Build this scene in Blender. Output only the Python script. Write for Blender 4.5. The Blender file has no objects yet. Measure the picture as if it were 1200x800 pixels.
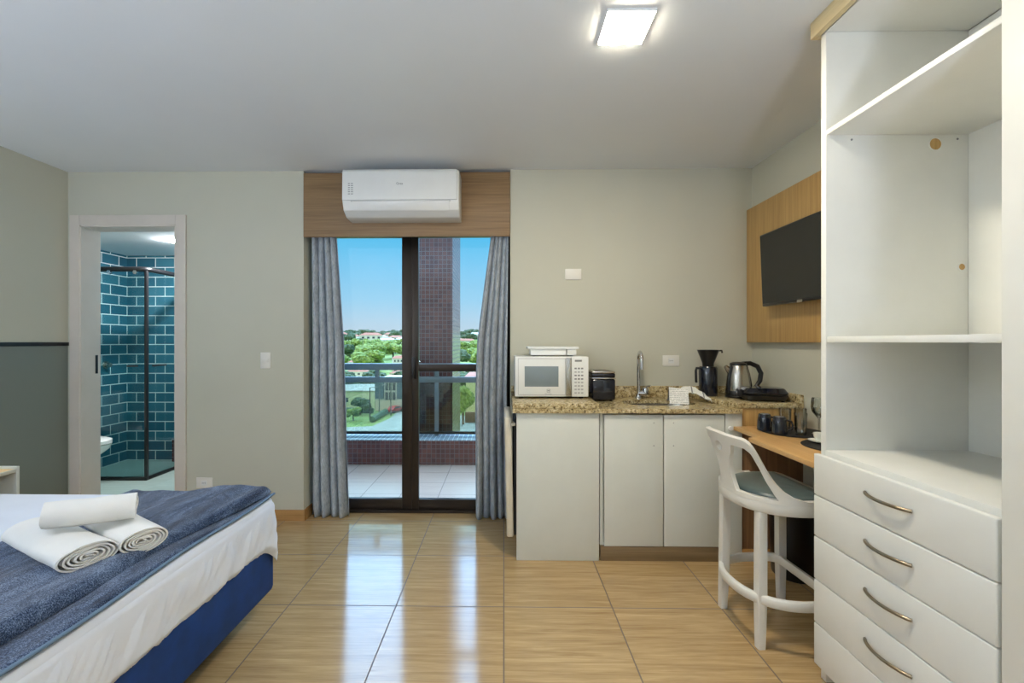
import bpy, bmesh, math, random
from mathutils import Vector, Matrix, noise
random.seed(7)
PI = math.pi
S = bpy.context.scene
COL = S.collection
WL = {}          # world location of every parent while building

# ------------------------------------------------------------------ materials
def lin(c):
    return tuple((v/255/12.92 if v/255 <= .04045 else ((v/255+.055)/1.055)**2.4) for v in c) + (1,)

class NT:
    def __init__(s, name):
        s.m = bpy.data.materials.new(name); s.m.use_nodes = True
        s.t = s.m.node_tree; s.n = s.t.nodes; s.n.clear()
        s.out = s.n.new('ShaderNodeOutputMaterial')
        s.b = s.n.new('ShaderNodeBsdfPrincipled'); s.t.links.new(s.b.outputs[0], s.out.inputs[0])
    def new(s, typ, **kw):
        n = s.n.new(typ)
        for k, v in kw.items(): setattr(n, k, v)
        return n
    def L(s, a, b): s.t.links.new(a, b)
    def pos(s): return s.new('ShaderNodeNewGeometry').outputs['Position']
    def obj(s): return s.new('ShaderNodeTexCoord').outputs['Object']
    def mapping(s, src, scale=(1,1,1), loc=(0,0,0), rot=(0,0,0)):
        m = s.new('ShaderNodeMapping'); m.inputs['Scale'].default_value = scale
        m.inputs['Location'].default_value = loc; m.inputs['Rotation'].default_value = rot
        s.L(src, m.inputs[0]); return m.outputs[0]
    def noise(s, src, scale, detail=4, rough=.55, dist=0):
        n = s.new('ShaderNodeTexNoise'); n.inputs['Scale'].default_value = scale
        n.inputs['Detail'].default_value = detail; n.inputs['Roughness'].default_value = rough
        n.inputs['Distortion'].default_value = dist
        s.L(src, n.inputs['Vector']); return n.outputs[0]
    def ramp(s, fac, stops):
        r = s.new('ShaderNodeValToRGB'); e = r.color_ramp.elements
        while len(e) < len(stops): e.new(.5)
        for i, (p, c) in enumerate(stops): e[i].position = p; e[i].color = lin(c) if max(c) > 1 else tuple(c)+(1,)
        s.L(fac, r.inputs[0]); return r.outputs[0]
    def math(s, op, a, b=None, c=None):
        n = s.new('ShaderNodeMath', operation=op)
        for i, v in enumerate((a, b, c)):
            if v is None: continue
            if isinstance(v, (int, float)): n.inputs[i].default_value = v
            else: s.L(v, n.inputs[i])
        return n.outputs[0]
    def mix(s, fac, a, b, mode='MIX'):
        n = s.new('ShaderNodeMix', data_type='RGBA', blend_type=mode)
        for i, v in ((0, fac), (6, a), (7, b)):
            if isinstance(v, (int, float)): n.inputs[i].default_value = v
            elif isinstance(v, tuple): n.inputs[i].default_value = v
            else: s.L(v, n.inputs[i])
        return n.outputs[2]
    def bump(s, h, strength=.3, dist=.002):
        b = s.new('ShaderNodeBump'); b.inputs['Strength'].default_value = strength; b.inputs['Distance'].default_value = dist
        s.L(h, b.inputs['Height']); s.L(b.outputs[0], s.b.inputs['Normal'])
    def sep(s, src):
        n = s.new('ShaderNodeSeparateXYZ'); s.L(src, n.inputs[0]); return n.outputs
    def comb(s, x, y, z):
        n = s.new('ShaderNodeCombineXYZ')
        for i, v in enumerate((x, y, z)):
            if isinstance(v, (int, float)): n.inputs[i].default_value = v
            else: s.L(v, n.inputs[i])
        return n.outputs[0]

def plain(name, c, rough=.5, metal=0, var=.04, vscale=6, bump=0, bscale=200, coat=0, emit=None, es=0, spec=None, sheen=0):
    k = NT(name); b = k.b
    p = k.obj()
    f = k.noise(p, vscale, 3)
    lo = tuple(max(0, v*(1-var)) for v in c); hi = tuple(min(255, v*(1+var)) for v in c)
    k.L(k.ramp(f, [(.3, lo), (.7, hi)]), b.inputs['Base Color'])
    b.inputs['Roughness'].default_value = rough; b.inputs['Metallic'].default_value = metal
    if coat: b.inputs['Coat Weight'].default_value = coat; b.inputs['Coat Roughness'].default_value = .05
    if spec is not None: b.inputs['Specular IOR Level'].default_value = spec
    if sheen: b.inputs['Sheen Weight'].default_value = sheen
    if bump: k.bump(k.noise(p, bscale, 3), bump, .001)
    if emit:
        b.inputs['Emission Color'].default_value = lin(emit); b.inputs['Emission Strength'].default_value = es
    return k.m

def wood(name, c1, c2, axis='X', rough=.45, scale=1, coat=0):
    k = NT(name); sc = {'X': (1.2, 40, 40), 'Y': (40, 1.2, 40), 'Z': (40, 40, 1.2)}[axis]
    p = k.mapping(k.pos(), tuple(v*scale for v in sc))
    f = k.noise(p, 1.2, 6, .6, .6); f2 = k.noise(k.mapping(p, (3, 3, 3)), 1, 4, .6)
    c = k.ramp(k.math('MULTIPLY_ADD', f2, .35, k.math('MULTIPLY', f, .65)), [(.32, c1), (.68, c2)])
    k.L(c, k.b.inputs['Base Color']); k.b.inputs['Roughness'].default_value = rough
    if coat: k.b.inputs['Coat Weight'].default_value = coat; k.b.inputs['Coat Roughness'].default_value = .1
    k.bump(f, .06, .001)
    return k.m

def tile_floor(name, pitch, oy, c1, c2, grout, gw=.003, rough=.12, grain='X', ox=0):
    k = NT(name); x, y, z = k.sep(k.pos())[:3]
    u = k.math('DIVIDE', k.math('SUBTRACT', x, ox), pitch); v = k.math('DIVIDE', k.math('SUBTRACT', y, oy), pitch)
    fu = k.math('FRACT', u); fv = k.math('FRACT', v)
    def edge(f): return k.math('MINIMUM', f, k.math('SUBTRACT', 1.0, f))
    m = k.math('LESS_THAN', k.math('MINIMUM', edge(fu), edge(fv)), gw/pitch)
    wn = k.new('ShaderNodeTexWhiteNoise'); k.L(k.comb(k.math('FLOOR', u), k.math('FLOOR', v), 0), wn.inputs['Vector'])
    off = k.math('MULTIPLY', wn.outputs['Value'], 13.0)
    p = k.comb(k.math('ADD', x, off), k.math('ADD', y, off), 0)
    pm = k.mapping(p, (2.2, 40, 1))
    f = k.noise(pm, 1.0, 6, .62, .8); f2 = k.noise(k.mapping(p, (8, 140, 1)), 1, 3, .6)
    g = k.math('MULTIPLY_ADD', f2, .3, k.math('MULTIPLY', f, .7))
    c = k.ramp(g, [(.3, c1), (.7, c2)])
    c = k.mix(k.math('MULTIPLY', wn.outputs['Value'], .08), c, (0.2, .12, .05, 1))
    c = k.mix(m, c, lin(grout))
    k.L(c, k.b.inputs['Base Color'])
    k.L(k.math('MULTIPLY_ADD', m, .5, rough), k.b.inputs['Roughness'])
    k.b.inputs['IOR'].default_value = 1.6
    bh = k.math('SUBTRACT', k.math('MULTIPLY', f, .12), m); k.bump(bh, .12, .001)
    return k.m

def brick(name, plane, w, h, mortar, c1, c2, cm, offset=.5, rough=.12, origin=(0,0,0), bump=.3):
    k = NT(name); x, y, z = k.sep(k.mapping(k.pos(), loc=tuple(-v for v in origin)))[:3]
    if plane == 'XZ': v = k.comb(x, z, 0)
    elif plane == 'YZ': v = k.comb(y, z, 0)
    elif plane == 'XY': v = k.comb(x, y, 0)
    else:
        v = k.comb(k.math('ADD', x, y), z, 0)
    b = k.new('ShaderNodeTexBrick'); b.offset = offset; b.squash = 1
    k.L(v, b.inputs['Vector']); b.inputs['Scale'].default_value = 1
    b.inputs['Mortar Size'].default_value = mortar; b.inputs['Mortar Smooth'].default_value = .1
    b.inputs['Brick Width'].default_value = w; b.inputs['Row Height'].default_value = h
    b.inputs['Color1'].default_value = lin(c1); b.inputs['Color2'].default_value = lin(c2); b.inputs['Mortar'].default_value = lin(cm)
    k.L(b.outputs['Color'], k.b.inputs['Base Color'])
    k.L(k.math('MULTIPLY_ADD', b.outputs['Fac'], .5, rough), k.b.inputs['Roughness'])
    k.bump(k.math('SUBTRACT', 1.0, b.outputs['Fac']), bump, .002)
    return k.m

def glass(name, tint=(235, 245, 243), rmin=.04, rmax=.9, ior=1.5, rough=0):
    k = NT(name); k.n.remove(k.b)
    t = k.new('ShaderNodeBsdfTransparent'); t.inputs[0].default_value = lin(tint)
    g = k.new('ShaderNodeBsdfGlossy'); g.inputs['Roughness'].default_value = rough
    lw = k.new('ShaderNodeFresnel'); lw.inputs[0].default_value = ior
    f = k.math('MINIMUM', k.math('MULTIPLY_ADD', lw.outputs[0], 1.5, rmin), rmax)
    m = k.new('ShaderNodeMixShader'); k.L(f, m.inputs[0]); k.L(t.outputs[0], m.inputs[1]); k.L(g.outputs[0], m.inputs[2])
    k.L(m.outputs[0], k.out.inputs[0]); return k.m

def emitter(name, c, s):
    k = NT(name); k.n.remove(k.b); e = k.new('ShaderNodeEmission')
    e.inputs[0].default_value = lin(c); e.inputs[1].default_value = s; k.L(e.outputs[0], k.out.inputs[0]); return k.m

def fabric(name, c1, c2, wscale=500, rough=.9, sheen=.2, big=8, bump=.25):
    k = NT(name); p = k.obj()
    f = k.noise(p, big, 4, .6); w = k.noise(k.mapping(p, (1, 1, .15)), wscale, 2)
    c = k.ramp(k.math('MULTIPLY_ADD', w, .6, k.math('MULTIPLY', f, .4)), [(.35, c1), (.65, c2)])
    k.L(c, k.b.inputs['Base Color']); k.b.inputs['Roughness'].default_value = rough
    k.b.inputs['Sheen Weight'].default_value = sheen
    k.b.inputs['Specular IOR Level'].default_value = .2
    k.bump(w, bump, .001); return k.m

def granite():
    k = NT('granite'); p = k.pos()
    a = k.ramp(k.noise(p, 45, 6, .7), [(.36, (92, 76, 54)), (.45, (176, 156, 112)), (.56, (204, 188, 146)), (.68, (228, 218, 188))])
    v = k.new('ShaderNodeTexVoronoi'); v.inputs['Scale'].default_value = 120; k.L(p, v.inputs['Vector'])
    d = k.math('LESS_THAN', k.noise(p, 95, 3, .6), .40)
    c = k.mix(k.math('MULTIPLY', d, .75), a, lin((58, 46, 34)))
    k.L(c, k.b.inputs['Base Color']); k.b.inputs['Roughness'].default_value = .14
    return k.m

M = {}
M['wall'] = plain('warm_grey_wall_paint', (199, 198, 182), .75, var=.012, vscale=1.5, bump=.05, bscale=90)
M['ceiling'] = plain('ceiling_paint', (222, 226, 228), .85, var=.01, vscale=1, bump=.04, bscale=60)
def leftwall():
    k = NT('two_tone_wall_paint'); z = k.sep(k.pos())[2]
    f = k.math('LESS_THAN', z, 1.285)
    c = k.mix(f, lin((199, 198, 182)), lin((126, 134, 128)))
    k.L(c, k.b.inputs['Base Color']); k.b.inputs['Roughness'].default_value = .7
    k.bump(k.noise(k.pos(), 90, 3), .05, .001); return k.m
M['wall2'] = leftwall()
M['floor'] = tile_floor('wood_look_floor_tile', .531, 2.233, (158, 126, 82), (208, 178, 130), (112, 94, 74))
M['balcony'] = tile_floor('balcony_floor_tile', .33, 3.6, (196, 158, 138), (218, 184, 164), (140, 118, 108), rough=.3, ox=.1)
M['bathfloor'] = tile_floor('bathroom_floor_tile', .45, 3.6, (170, 190, 180), (190, 206, 198), (140, 160, 155), rough=.2)
M['subway_x'] = brick('teal_subway_tile_back', 'XZ', .212, .106, .005, (48, 98, 118), (66, 122, 140), (228, 236, 234), origin=(-4.157, 0, .0))
M['subway_y'] = brick('teal_subway_tile_side', 'YZ', .212, .106, .005, (48, 98, 118), (66, 122, 140), (228, 236, 234), origin=(0, 4.954, .0))
M['mosaic'] = brick('brown_mosaic_tile', 'SUM', .05, .05, .0035, (92, 46, 44), (126, 68, 60), (122, 104, 106), offset=0, rough=.25)
M['mosaic_y'] = brick('brown_mosaic_side_tile', 'YZ', .05, .05, .0035, (92, 46, 44), (126, 68, 60), (122, 104, 106), offset=0, rough=.25)
M['mosaic_top'] = brick('parapet_top_tile', 'XY', .05, .05, .004, (150, 160, 172), (170, 178, 188), (215, 220, 222), offset=0, rough=.2)
M['white'] = plain('white_laminate', (228, 228, 222), .35, var=.01)
M['whitecab'] = plain('warm_white_laminate', (217, 220, 212), .4, var=.01)
M['whitegloss'] = plain('white_plastic', (232, 234, 232), .25, var=.01)
M['frame_w'] = plain('white_door_casing', (214, 206, 196), .5, var=.015)
M['stoolw'] = plain('white_moulded_stool', (224, 222, 214), .38, var=.015)
M['bronze'] = plain('dark_bronze_aluminium', (58, 50, 44), .35, .55, var=.05)
M['alu'] = plain('grey_railing_aluminium', (130, 135, 138), .35, .6, var=.03)
M['black'] = plain('black_plastic', (22, 22, 24), .3, var=.05)
M['navyblack'] = plain('glazed_black', (18, 22, 34), .15, var=.05, coat=.5)
M['blackmat'] = plain('black_woven_mat', (26, 25, 26), .7, var=.2, vscale=80, bump=.5, bscale=400)
M['screen'] = plain('tv_screen', (24, 25, 24), .18, var=.02)
M['chrome'] = plain('chrome', (215, 215, 218), .12, 1, var=.01)
M['steel'] = plain('brushed_steel', (190, 186, 178), .25, 1, var=.02)
M['nickel'] = plain('brushed_nickel_handle', (150, 138, 118), .3, 1, var=.03)
M['oak'] = wood('oak_veneer_horizontal', (150, 118, 84), (186, 152, 112), 'X')
M['valance'] = wood('valance_wood', (122, 96, 66), (158, 128, 92), 'X', .5)
M['inboard'] = wood('pale_filler_wood', (196, 176, 132), (222, 204, 162), 'Y', .5)
M['oakv'] = wood('oak_veneer_vertical', (172, 134, 78), (204, 168, 108), 'Z')
M['desk'] = wood('desk_veneer', (196, 150, 92), (222, 180, 120), 'Y', .35)
M['darkwood'] = wood('brown_veneer', (100, 72, 48), (142, 106, 72), 'Z', .5)
M['toe'] = wood('toe_kick_wood', (112, 92, 64), (142, 120, 88), 'X', .5)
M['base'] = wood('baseboard_tile', (158, 118, 70), (196, 152, 98), 'X', .25)
M['granite'] = granite()
M['curtain'] = fabric('grey_linen_curtain', (138, 148, 158), (190, 198, 206), 260, .9, .1, 14)
M['sheet'] = plain('white_sheet', (226, 232, 244), .55, var=.01, bump=.1, bscale=30, sheen=.2)
M['towel'] = plain('white_terry_towel', (235, 233, 228), .95, var=.02, bump=.9, bscale=420, sheen=.4)
M['bluebase'] = plain('royal_blue_bed_fabric', (8, 54, 116), .8, var=.1, vscale=10, bump=.3, bscale=300)
M['teal_cush'] = plain('grey_green_vinyl', (84, 98, 98), .3, var=.04)
M['seal'] = plain('dark_gasket', (30, 30, 30), .6)
M['cream'] = plain('cream_plastic', (214, 206, 186), .45)
M['porcelain'] = plain('white_porcelain', (236, 238, 232), .12, var=.01)
M['grey'] = plain('grey_print', (130, 132, 134), .5)
M['mwglass'] = plain('grey_microwave_window', (128, 140, 146), .15, var=.03)
M['button'] = plain('pale_grey_button', (176, 178, 178), .4)
M['wallplate'] = plain('white_wall_plate', (230, 228, 220), .35, var=.005)
M['inwood'] = plain('light_wood_top', (236, 206, 150), .4, var=.05, vscale=12)
M['glass'] = glass('door_glass', (244, 249, 249), .0, .9, 1.28)
M['railglass'] = glass('railing_glass', (228, 230, 216), .05)
M['shower'] = glass('shower_glass', (238, 247, 247), .0, .4, 1.15)
M['drink'] = glass('drinking_glass', (244, 246, 245), .06, .85, 1.5)
M['led'] = emitter('led_panel', (255, 243, 218), 165)
M['fill_up'] = emitter('added_fill_disc', (214, 228, 255), 125)  # glow of the uplighters added as fill
M['fill_cool'] = emitter('added_fill_panel', (226, 236, 255), 50)  # glow of the ceiling panel added as cool fill
M['bathled'] = emitter('bathroom_led', (250, 252, 255), 800)
def blanket_mat():
    k = NT('blue_grey_plush'); p = k.obj()
    big = k.noise(k.mapping(p, (14, 4, 10)), 1, 5, .65, .8); fine = k.noise(p, 300, 3, .7)
    g = k.math('MULTIPLY_ADD', fine, .7, k.math('MULTIPLY', big, .45))
    c = k.ramp(g, [(.44, (18, 28, 48)), (.57, (48, 68, 98)), (.72, (140, 158, 186))])
    k.L(c, k.b.inputs['Base Color']); k.b.inputs['Roughness'].default_value = 1
    k.b.inputs['Sheen Weight'].default_value = .3; k.b.inputs['Sheen Roughness'].default_value = .4
    k.b.inputs['Specular IOR Level'].default_value = .1
    k.bump(fine, .9, .004); return k.m
M['blanket'] = blanket_mat()
M['hem'] = plain('blue_grey_hem', (104, 128, 152), .8, var=.05, bump=.3, bscale=300)
def leaf(name, a, b, sc=3):
    k = NT(name); f = k.noise(k.pos(), sc, 5, .75)
    k.L(k.ramp(f, [(.35, a), (.65, b)]), k.b.inputs['Base Color']); k.b.inputs['Roughness'].default_value = .9
    k.bump(f, 1, .3); return k.m
M['leaf_l'] = leaf('bright_green_foliage', (66, 96, 38), (168, 188, 92), .7)
M['leaf_d'] = leaf('dark_green_foliage', (44, 66, 42), (98, 118, 78), .5)
M['trunk'] = plain('bark', (92, 76, 60), .9)
M['lawn'] = leaf('grass', (110, 140, 66), (166, 182, 106), .25)
M['road'] = plain('asphalt', (168, 172, 170), .9, vscale=.3)
M['pave'] = plain('pavement', (200, 202, 190), .9, vscale=.3)
M['mint'] = plain('pale_mint_render', (214, 224, 200), .8, vscale=.2)
M['bld_white'] = plain('white_render', (226, 222, 216), .8, vscale=.2)
M['bld_pink'] = plain('pinkish_render', (220, 196, 186), .8, vscale=.2)
M['bld_yell'] = plain('pale_yellow_render', (216, 218, 170), .8, vscale=.2)
M['bld_brown'] = plain('brown_render', (140, 104, 80), .8, vscale=.2)
M['bld_blue'] = plain('blue_grey_cladding', (60, 92, 112), .4, vscale=.2)
M['roof'] = plain('terracotta_roof', (184, 118, 92), .8, vscale=.4)
M['roofg'] = plain('grey_roof', (176, 176, 172), .8, vscale=.4)
M['winglass'] = plain('dark_window_glass', (56, 70, 84), .2)
M['hedge'] = leaf('hedge', (52, 82, 62), (96, 126, 92), .8)
M['yellow'] = plain('yellow_paint', (240, 200, 30), .5)
M['red'] = plain('red_paint', (196, 60, 60), .4)
def paper_mat():
    k = NT('printed_leaflet_paper'); u = k.sep(k.obj())
    s = k.math('LESS_THAN', k.math('FRACT', k.math('MULTIPLY', u[2], 110)), .38)
    n = k.math('GREATER_THAN', k.noise(k.mapping(k.obj(), (160, 160, 30)), 1, 1), .44)
    k.L(k.mix(k.math('MULTIPLY', k.math('MULTIPLY', s, n), .6), lin((236, 236, 232)), lin((90, 92, 96))), k.b.inputs['Base Color'])
    k.b.inputs['Roughness'].default_value = .7; return k.m
M['paper'] = paper_mat()
def cloth_mat():
    k = NT('white_dish_cloth_with_black_stripe'); u = k.sep(k.obj())
    f = k.math('FRACT', k.math('MULTIPLY', k.math('ADD', u[0], .2), 16)); s = k.math('LESS_THAN', f, .12)
    k.L(k.mix(k.math('MULTIPLY', s, .75), lin((226, 226, 220)), lin((40, 42, 46))), k.b.inputs['Base Color'])
    k.b.inputs['Roughness'].default_value = .9; return k.m
M['cloth'] = cloth_mat()

# ------------------------------------------------------------------ builders
def link(name, bm, mat, parent=None, origin=None, smooth=False, angle=35):
    bm.normal_update()
    vs = [v.co for v in bm.verts]
    if origin is None:
        xs = [v.x for v in vs]; ys = [v.y for v in vs]; zs = [v.z for v in vs]
        origin = Vector(((min(xs)+max(xs))/2, (min(ys)+max(ys))/2, min(zs)))
    origin = Vector(origin)
    bmesh.ops.translate(bm, verts=bm.verts, vec=-origin)
    me = bpy.data.meshes.new(name); bm.to_mesh(me); bm.free()
    mats = mat if isinstance(mat, (list, tuple)) else [mat]
    for m in mats: me.materials.append(M[m] if isinstance(m, str) else m)
    if smooth:
        for p in me.polygons: p.use_smooth = True
        try: me.set_sharp_from_angle(angle=math.radians(angle))
        except Exception: pass
    o = bpy.data.objects.new(name, me); COL.objects.link(o)
    if parent is not None:
        o.parent = parent; o.location = origin - WL[parent.name]
    else: o.location = origin
    WL[o.name] = origin
    return o

def thing(name, loc, label=None, cat=None, group=None):
    o = bpy.data.objects.new(name, None); COL.objects.link(o); o.location = loc; o.empty_display_size = .05
    WL[o.name] = Vector(loc)
    return tag(o, label, cat, group)
def tag(o, label, cat, group=None, kind=None):
    if label: o['label'] = label
    if cat: o['category'] = cat
    if group: o['group'] = group
    if kind: o['kind'] = kind
    return o
def struct(o): o['kind'] = 'structure'; return o

def bx(bm, x0, x1, y0, y1, z0, z1, bev=0, seg=2, mi=0):
    r = bmesh.ops.create_cube(bm, size=1)
    vs = r['verts']
    for v in vs:
        v.co = Vector((x0+(v.co.x+.5)*(x1-x0), y0+(v.co.y+.5)*(y1-y0), z0+(v.co.z+.5)*(z1-z0)))
    fs = set(f for v in vs for f in v.link_faces)
    for f in fs: f.material_index = mi
    if bev:
        es = list(set(e for v in vs for e in v.link_edges))
        bmesh.ops.bevel(bm, geom=es, offset=bev, segments=seg, profile=.5, affect='EDGES')
    return bm
def box(name, x0, x1, y0, y1, z0, z1, mat, parent=None, bev=.002, seg=2, **kw):
    bm = bmesh.new(); bx(bm, x0, x1, y0, y1, z0, z1, bev, seg)
    return link(name, bm, mat, parent, smooth=bool(bev), **kw)

def tube_bm(bm, pts, rad, segs=10, closed=False, flat=1.0, up=Vector((0, 0, 1))):
    pts = [Vector(p) for p in pts]; n = len(pts); rings = []
    prev = None
    for i, p in enumerate(pts):
        if closed: d = pts[(i+1) % n] - pts[i-1]
        else: d = pts[min(i+1, n-1)] - pts[max(i-1, 0)]
        d.normalize()
        if prev is None:
            a = up.cross(d)
            if a.length < 1e-3: a = Vector((1, 0, 0)).cross(d)
        else: a = prev - d*prev.dot(d)
        a.normalize(); prev = a; b = d.cross(a)
        r = rad[i] if isinstance(rad, (list, tuple)) else rad
        rings.append([bm.verts.new(p + a*math.cos(t)*r + b*math.sin(t)*r*flat) for t in [2*PI*k/segs for k in range(segs)]])
    m = n if closed else n-1
    for i in range(m):
        A, B = rings[i], rings[(i+1) % n]
        for k in range(segs): bm.faces.new((A[k], A[(k+1) % segs], B[(k+1) % segs], B[k]))
    if not closed:
        bm.faces.new(rings[0][::-1]); bm.faces.new(rings[-1])
    return bm
def tube(name, pts, rad, mat, parent=None, segs=10, **kw):
    bm = bmesh.new(); cl = kw.pop('closed', False); fl = kw.pop('flat', 1.0)
    tube_bm(bm, pts, rad, segs, cl, fl); bmesh.ops.recalc_face_normals(bm, faces=bm.faces)
    return link(name, bm, mat, parent, smooth=True, angle=50, **kw)

def lathe_bm(bm, prof, c=(0, 0, 0), segs=32, sx=1, sy=1):
    rings = []
    for r, z in prof:
        if r < 1e-6: rings.append([bm.verts.new((c[0], c[1], c[2]+z))])
        else: rings.append([bm.verts.new((c[0]+r*sx*math.cos(2*PI*k/segs), c[1]+r*sy*math.sin(2*PI*k/segs), c[2]+z)) for k in range(segs)])
    for A, B in zip(rings, rings[1:]):
        for k in range(segs):
            k2 = (k+1) % segs
            if len(A) == 1 and len(B) == 1: continue
            if len(A) == 1: bm.faces.new((A[0], B[k2], B[k]))
            elif len(B) == 1: bm.faces.new((A[k], A[k2], B[0]))
            else: bm.faces.new((A[k], A[k2], B[k2], B[k]))
    return bm
def lathe(name, prof, c, mat, parent=None, segs=32, sx=1, sy=1, angle=35, **kw):
    bm = bmesh.new(); lathe_bm(bm, prof, c, segs, sx, sy); bmesh.ops.recalc_face_normals(bm, faces=bm.faces)
    return link(name, bm, mat, parent, smooth=True, angle=angle, **kw)

def prism(name, poly, axis, a0, a1, mat, parent=None, bev=0, **kw):
    """poly: list of 2D points in the two remaining axes (in x,y,z order)."""
    bm = bmesh.new()
    def P(u, v, w): return {'X': (w, u, v), 'Y': (u, w, v), 'Z': (u, v, w)}[axis]
    A = [bm.verts.new(P(u, v, a0)) for u, v in poly]; B = [bm.verts.new(P(u, v, a1)) for u, v in poly]
    bm.faces.new(A); bm.faces.new(B[::-1]); n = len(poly)
    for i in range(n): bm.faces.new((A[i], B[i], B[(i+1) % n], A[(i+1) % n]))
    bmesh.ops.recalc_face_normals(bm, faces=bm.faces)
    if bev: bmesh.ops.bevel(bm, geom=list(bm.edges), offset=bev, segments=2, profile=.5, affect='EDGES')
    return link(name, bm, mat, parent, smooth=True, angle=30, **kw)

def text(name, s, size, mat, loc, rot, parent=None, extrude=.0004):
    c = bpy.data.curves.new(name, 'FONT'); c.body = s; c.size = size; c.extrude = extrude
    c.align_x = 'CENTER'; c.align_y = 'CENTER'
    t = bpy.data.objects.new('tmp', c); COL.objects.link(t)
    dg = bpy.context.evaluated_depsgraph_get(); me = bpy.data.meshes.new_from_object(t.evaluated_get(dg))
    bpy.data.objects.remove(t)
    me.materials.clear(); me.materials.append(M[mat]); me.name = name
    o = bpy.data.objects.new(name, me); COL.objects.link(o)
    loc = Vector(loc)
    if parent is not None: o.parent = parent; o.location = loc - WL[parent.name]
    else: o.location = loc
    o.rotation_euler = rot; WL[o.name] = loc
    return o
def copy_tree(o, parent=None):
    c = o.copy(); COL.objects.link(c)
    if parent is not None: c.parent = parent
    for ch in o.children: copy_tree(ch, c)
    return c

# ------------------------------------------------------------------ camera
H = 1.30; YAW = math.radians(.905)
cam = bpy.data.cameras.new('camera'); cam.sensor_width = 36; cam.lens = 533/1200*36
cam.shift_x = 18/1200; cam.shift_y = .5/1200; cam.clip_end = 2000; cam.clip_start = .05
co = bpy.data.objects.new('camera', cam); COL.objects.link(co); co.location = (0, 0, H)
co.rotation_euler = (PI/2, 0, YAW); S.camera = co

# ------------------------------------------------------------------ room shell
XL, XR, YB, ZC = -3.2, 1.78, 3.29, 2.545
YR = -2.2
NX0, NX1, NY = -1.457, .047, 3.56     # curtain niche and balcony door
struct(box('floor', XL-.2, XR+.2, YR-.2, NY, -.2, 0, 'floor', bev=0))
struct(box('ceiling', XL-.2, XR+.2, YR-.2, NY, ZC, ZC+.2, 'ceiling', bev=0))
struct(box('wall_left', XL-.14, XL, YR, YB+.14, 0, ZC, 'wall2', bev=0))
struct(box('wall_right', XR, XR+.2, YR, YB+.27, 0, ZC, 'wall', bev=0))
struct(box('wall_rear', XL, XR, YR-.2, YR, 0, ZC, 'wall', bev=0))
DX0, DX1, DZ = -3.105, -2.39, 2.155   # bathroom doorway opening
def wall_back():
    bm = bmesh.new()
    bx(bm, XL, DX0, YB, YB+.14, 0, ZC); bx(bm, DX0, DX1, YB, YB+.14, DZ, ZC)
    bx(bm, DX1, NX0, YB, YB+.14, 0, ZC)
    bx(bm, NX0-.12, NX0, YB+.14, NY, 0, ZC)
    bx(bm, NX1, XR, YB, YB+.27, 0, ZC)
    bx(bm, NX0, NX1, NY-.12, NY, 2.22, ZC)
    return bm
struct(link('wall_back', wall_back(), 'wall'))
# casing around the bathroom doorway
def casing():
    bm = bmesh.new(); w = .072
    bx(bm, DX0-w, DX0, YB-.014, YB, 0, DZ+w, .003); bx(bm, DX1, DX1+w, YB-.014, YB, 0, DZ+w, .003)
    bx(bm, DX0, DX1, YB-.014, YB, DZ, DZ+w, .003)
    bx(bm, DX0, DX0+.012, YB-.01, YB+.15, 0, DZ, 0); bx(bm, DX1-.012, DX1, YB-.01, YB+.15, 0, DZ, 0)
    bx(bm, DX0, DX1, YB-.01, YB+.15, DZ-.012, DZ, 0)
    return bm
d1 = struct(link('door_1', casing(), 'frame_w'))
box('strike_plate', DX0+.012, DX0+.016, YB+.105, YB+.125, 1.06, 1.2, 'black', d1, .001)
struct(box('trim_1', XL, XL+.008, YR, YB, 1.272, 1.298, 'black', bev=.001))
def baseboards():
    bm = bmesh.new()
    bx(bm, DX1+.075, NX0+.0, YB-.01, YB, 0, .078, .001); bx(bm, NX0, NX0+.01, YB-.01, NY-.13, 0, .078, .001)
    return bm
struct(link('baseboard_back', baseboards(), 'base'))
struct(box('baseboard_left', XL, XL+.01, YR, YB, 0, .078, 'base'))
struct(box('baseboard_right', XR-.012, XR, 1.8, 2.73, 0, .078, 'base'))

# valance over the curtains
v = box('curtain_valance', NX0+.002, NX1-.002, YB-.012, YB+.012, 2.062, 2.525, 'valance', bev=.002)
tag(v, 'wood-grain pelmet board above the balcony door, behind the air conditioner', 'pelmet')

# balcony door: fixed dark bronze frame and two leaves
def door_frame():
    bm = bmesh.new(); y0, y1 = 3.44, 3.54
    bx(bm, NX0, NX0+.05, y0, y1, 0, 2.22, .003); bx(bm, NX1-.05, NX1, y0, y1, 0, 2.22, .003)
    bx(bm, NX0, NX1, y0, y1, 2.16, 2.22, .003); bx(bm, NX0, NX1, y0, y1+.04, 0, .02, .002)
    return bm
d2 = struct(link('door_2', door_frame(), 'bronze', smooth=True))
def leafbm(x0, x1, y0, y1, mid, sl=.06, sr=.06):
    bm = bmesh.new()
    bx(bm, x0, x0+sl, y0, y1, .02, 2.16, .004); bx(bm, x1-sr, x1, y0, y1, .02, 2.16, .004)
    bx(bm, x0+sl, x1-sr, y0, y1, .02, .1, .003); bx(bm, x0+sl, x1-sr, y0, y1, 2.1, 2.16, .003)
    if mid: bx(bm, x0+sl, x1-sr, y0+.002, y1-.002, 1.075, 1.13, .003)
    return bm
XM = -.703
lf = link('door_leaf', leafbm(NX0+.05, XM, 3.47, 3.505, False, .06, .078), 'bronze', d2, smooth=True)
box('door_glass', NX0+.11, XM-.078, 3.485, 3.489, .1, 2.1, 'glass', lf, 0)
lf = link('door_leaf', leafbm(XM, NX1-.05, 3.462, 3.5, True, .052, .06), 'bronze', d2, smooth=True)
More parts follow.
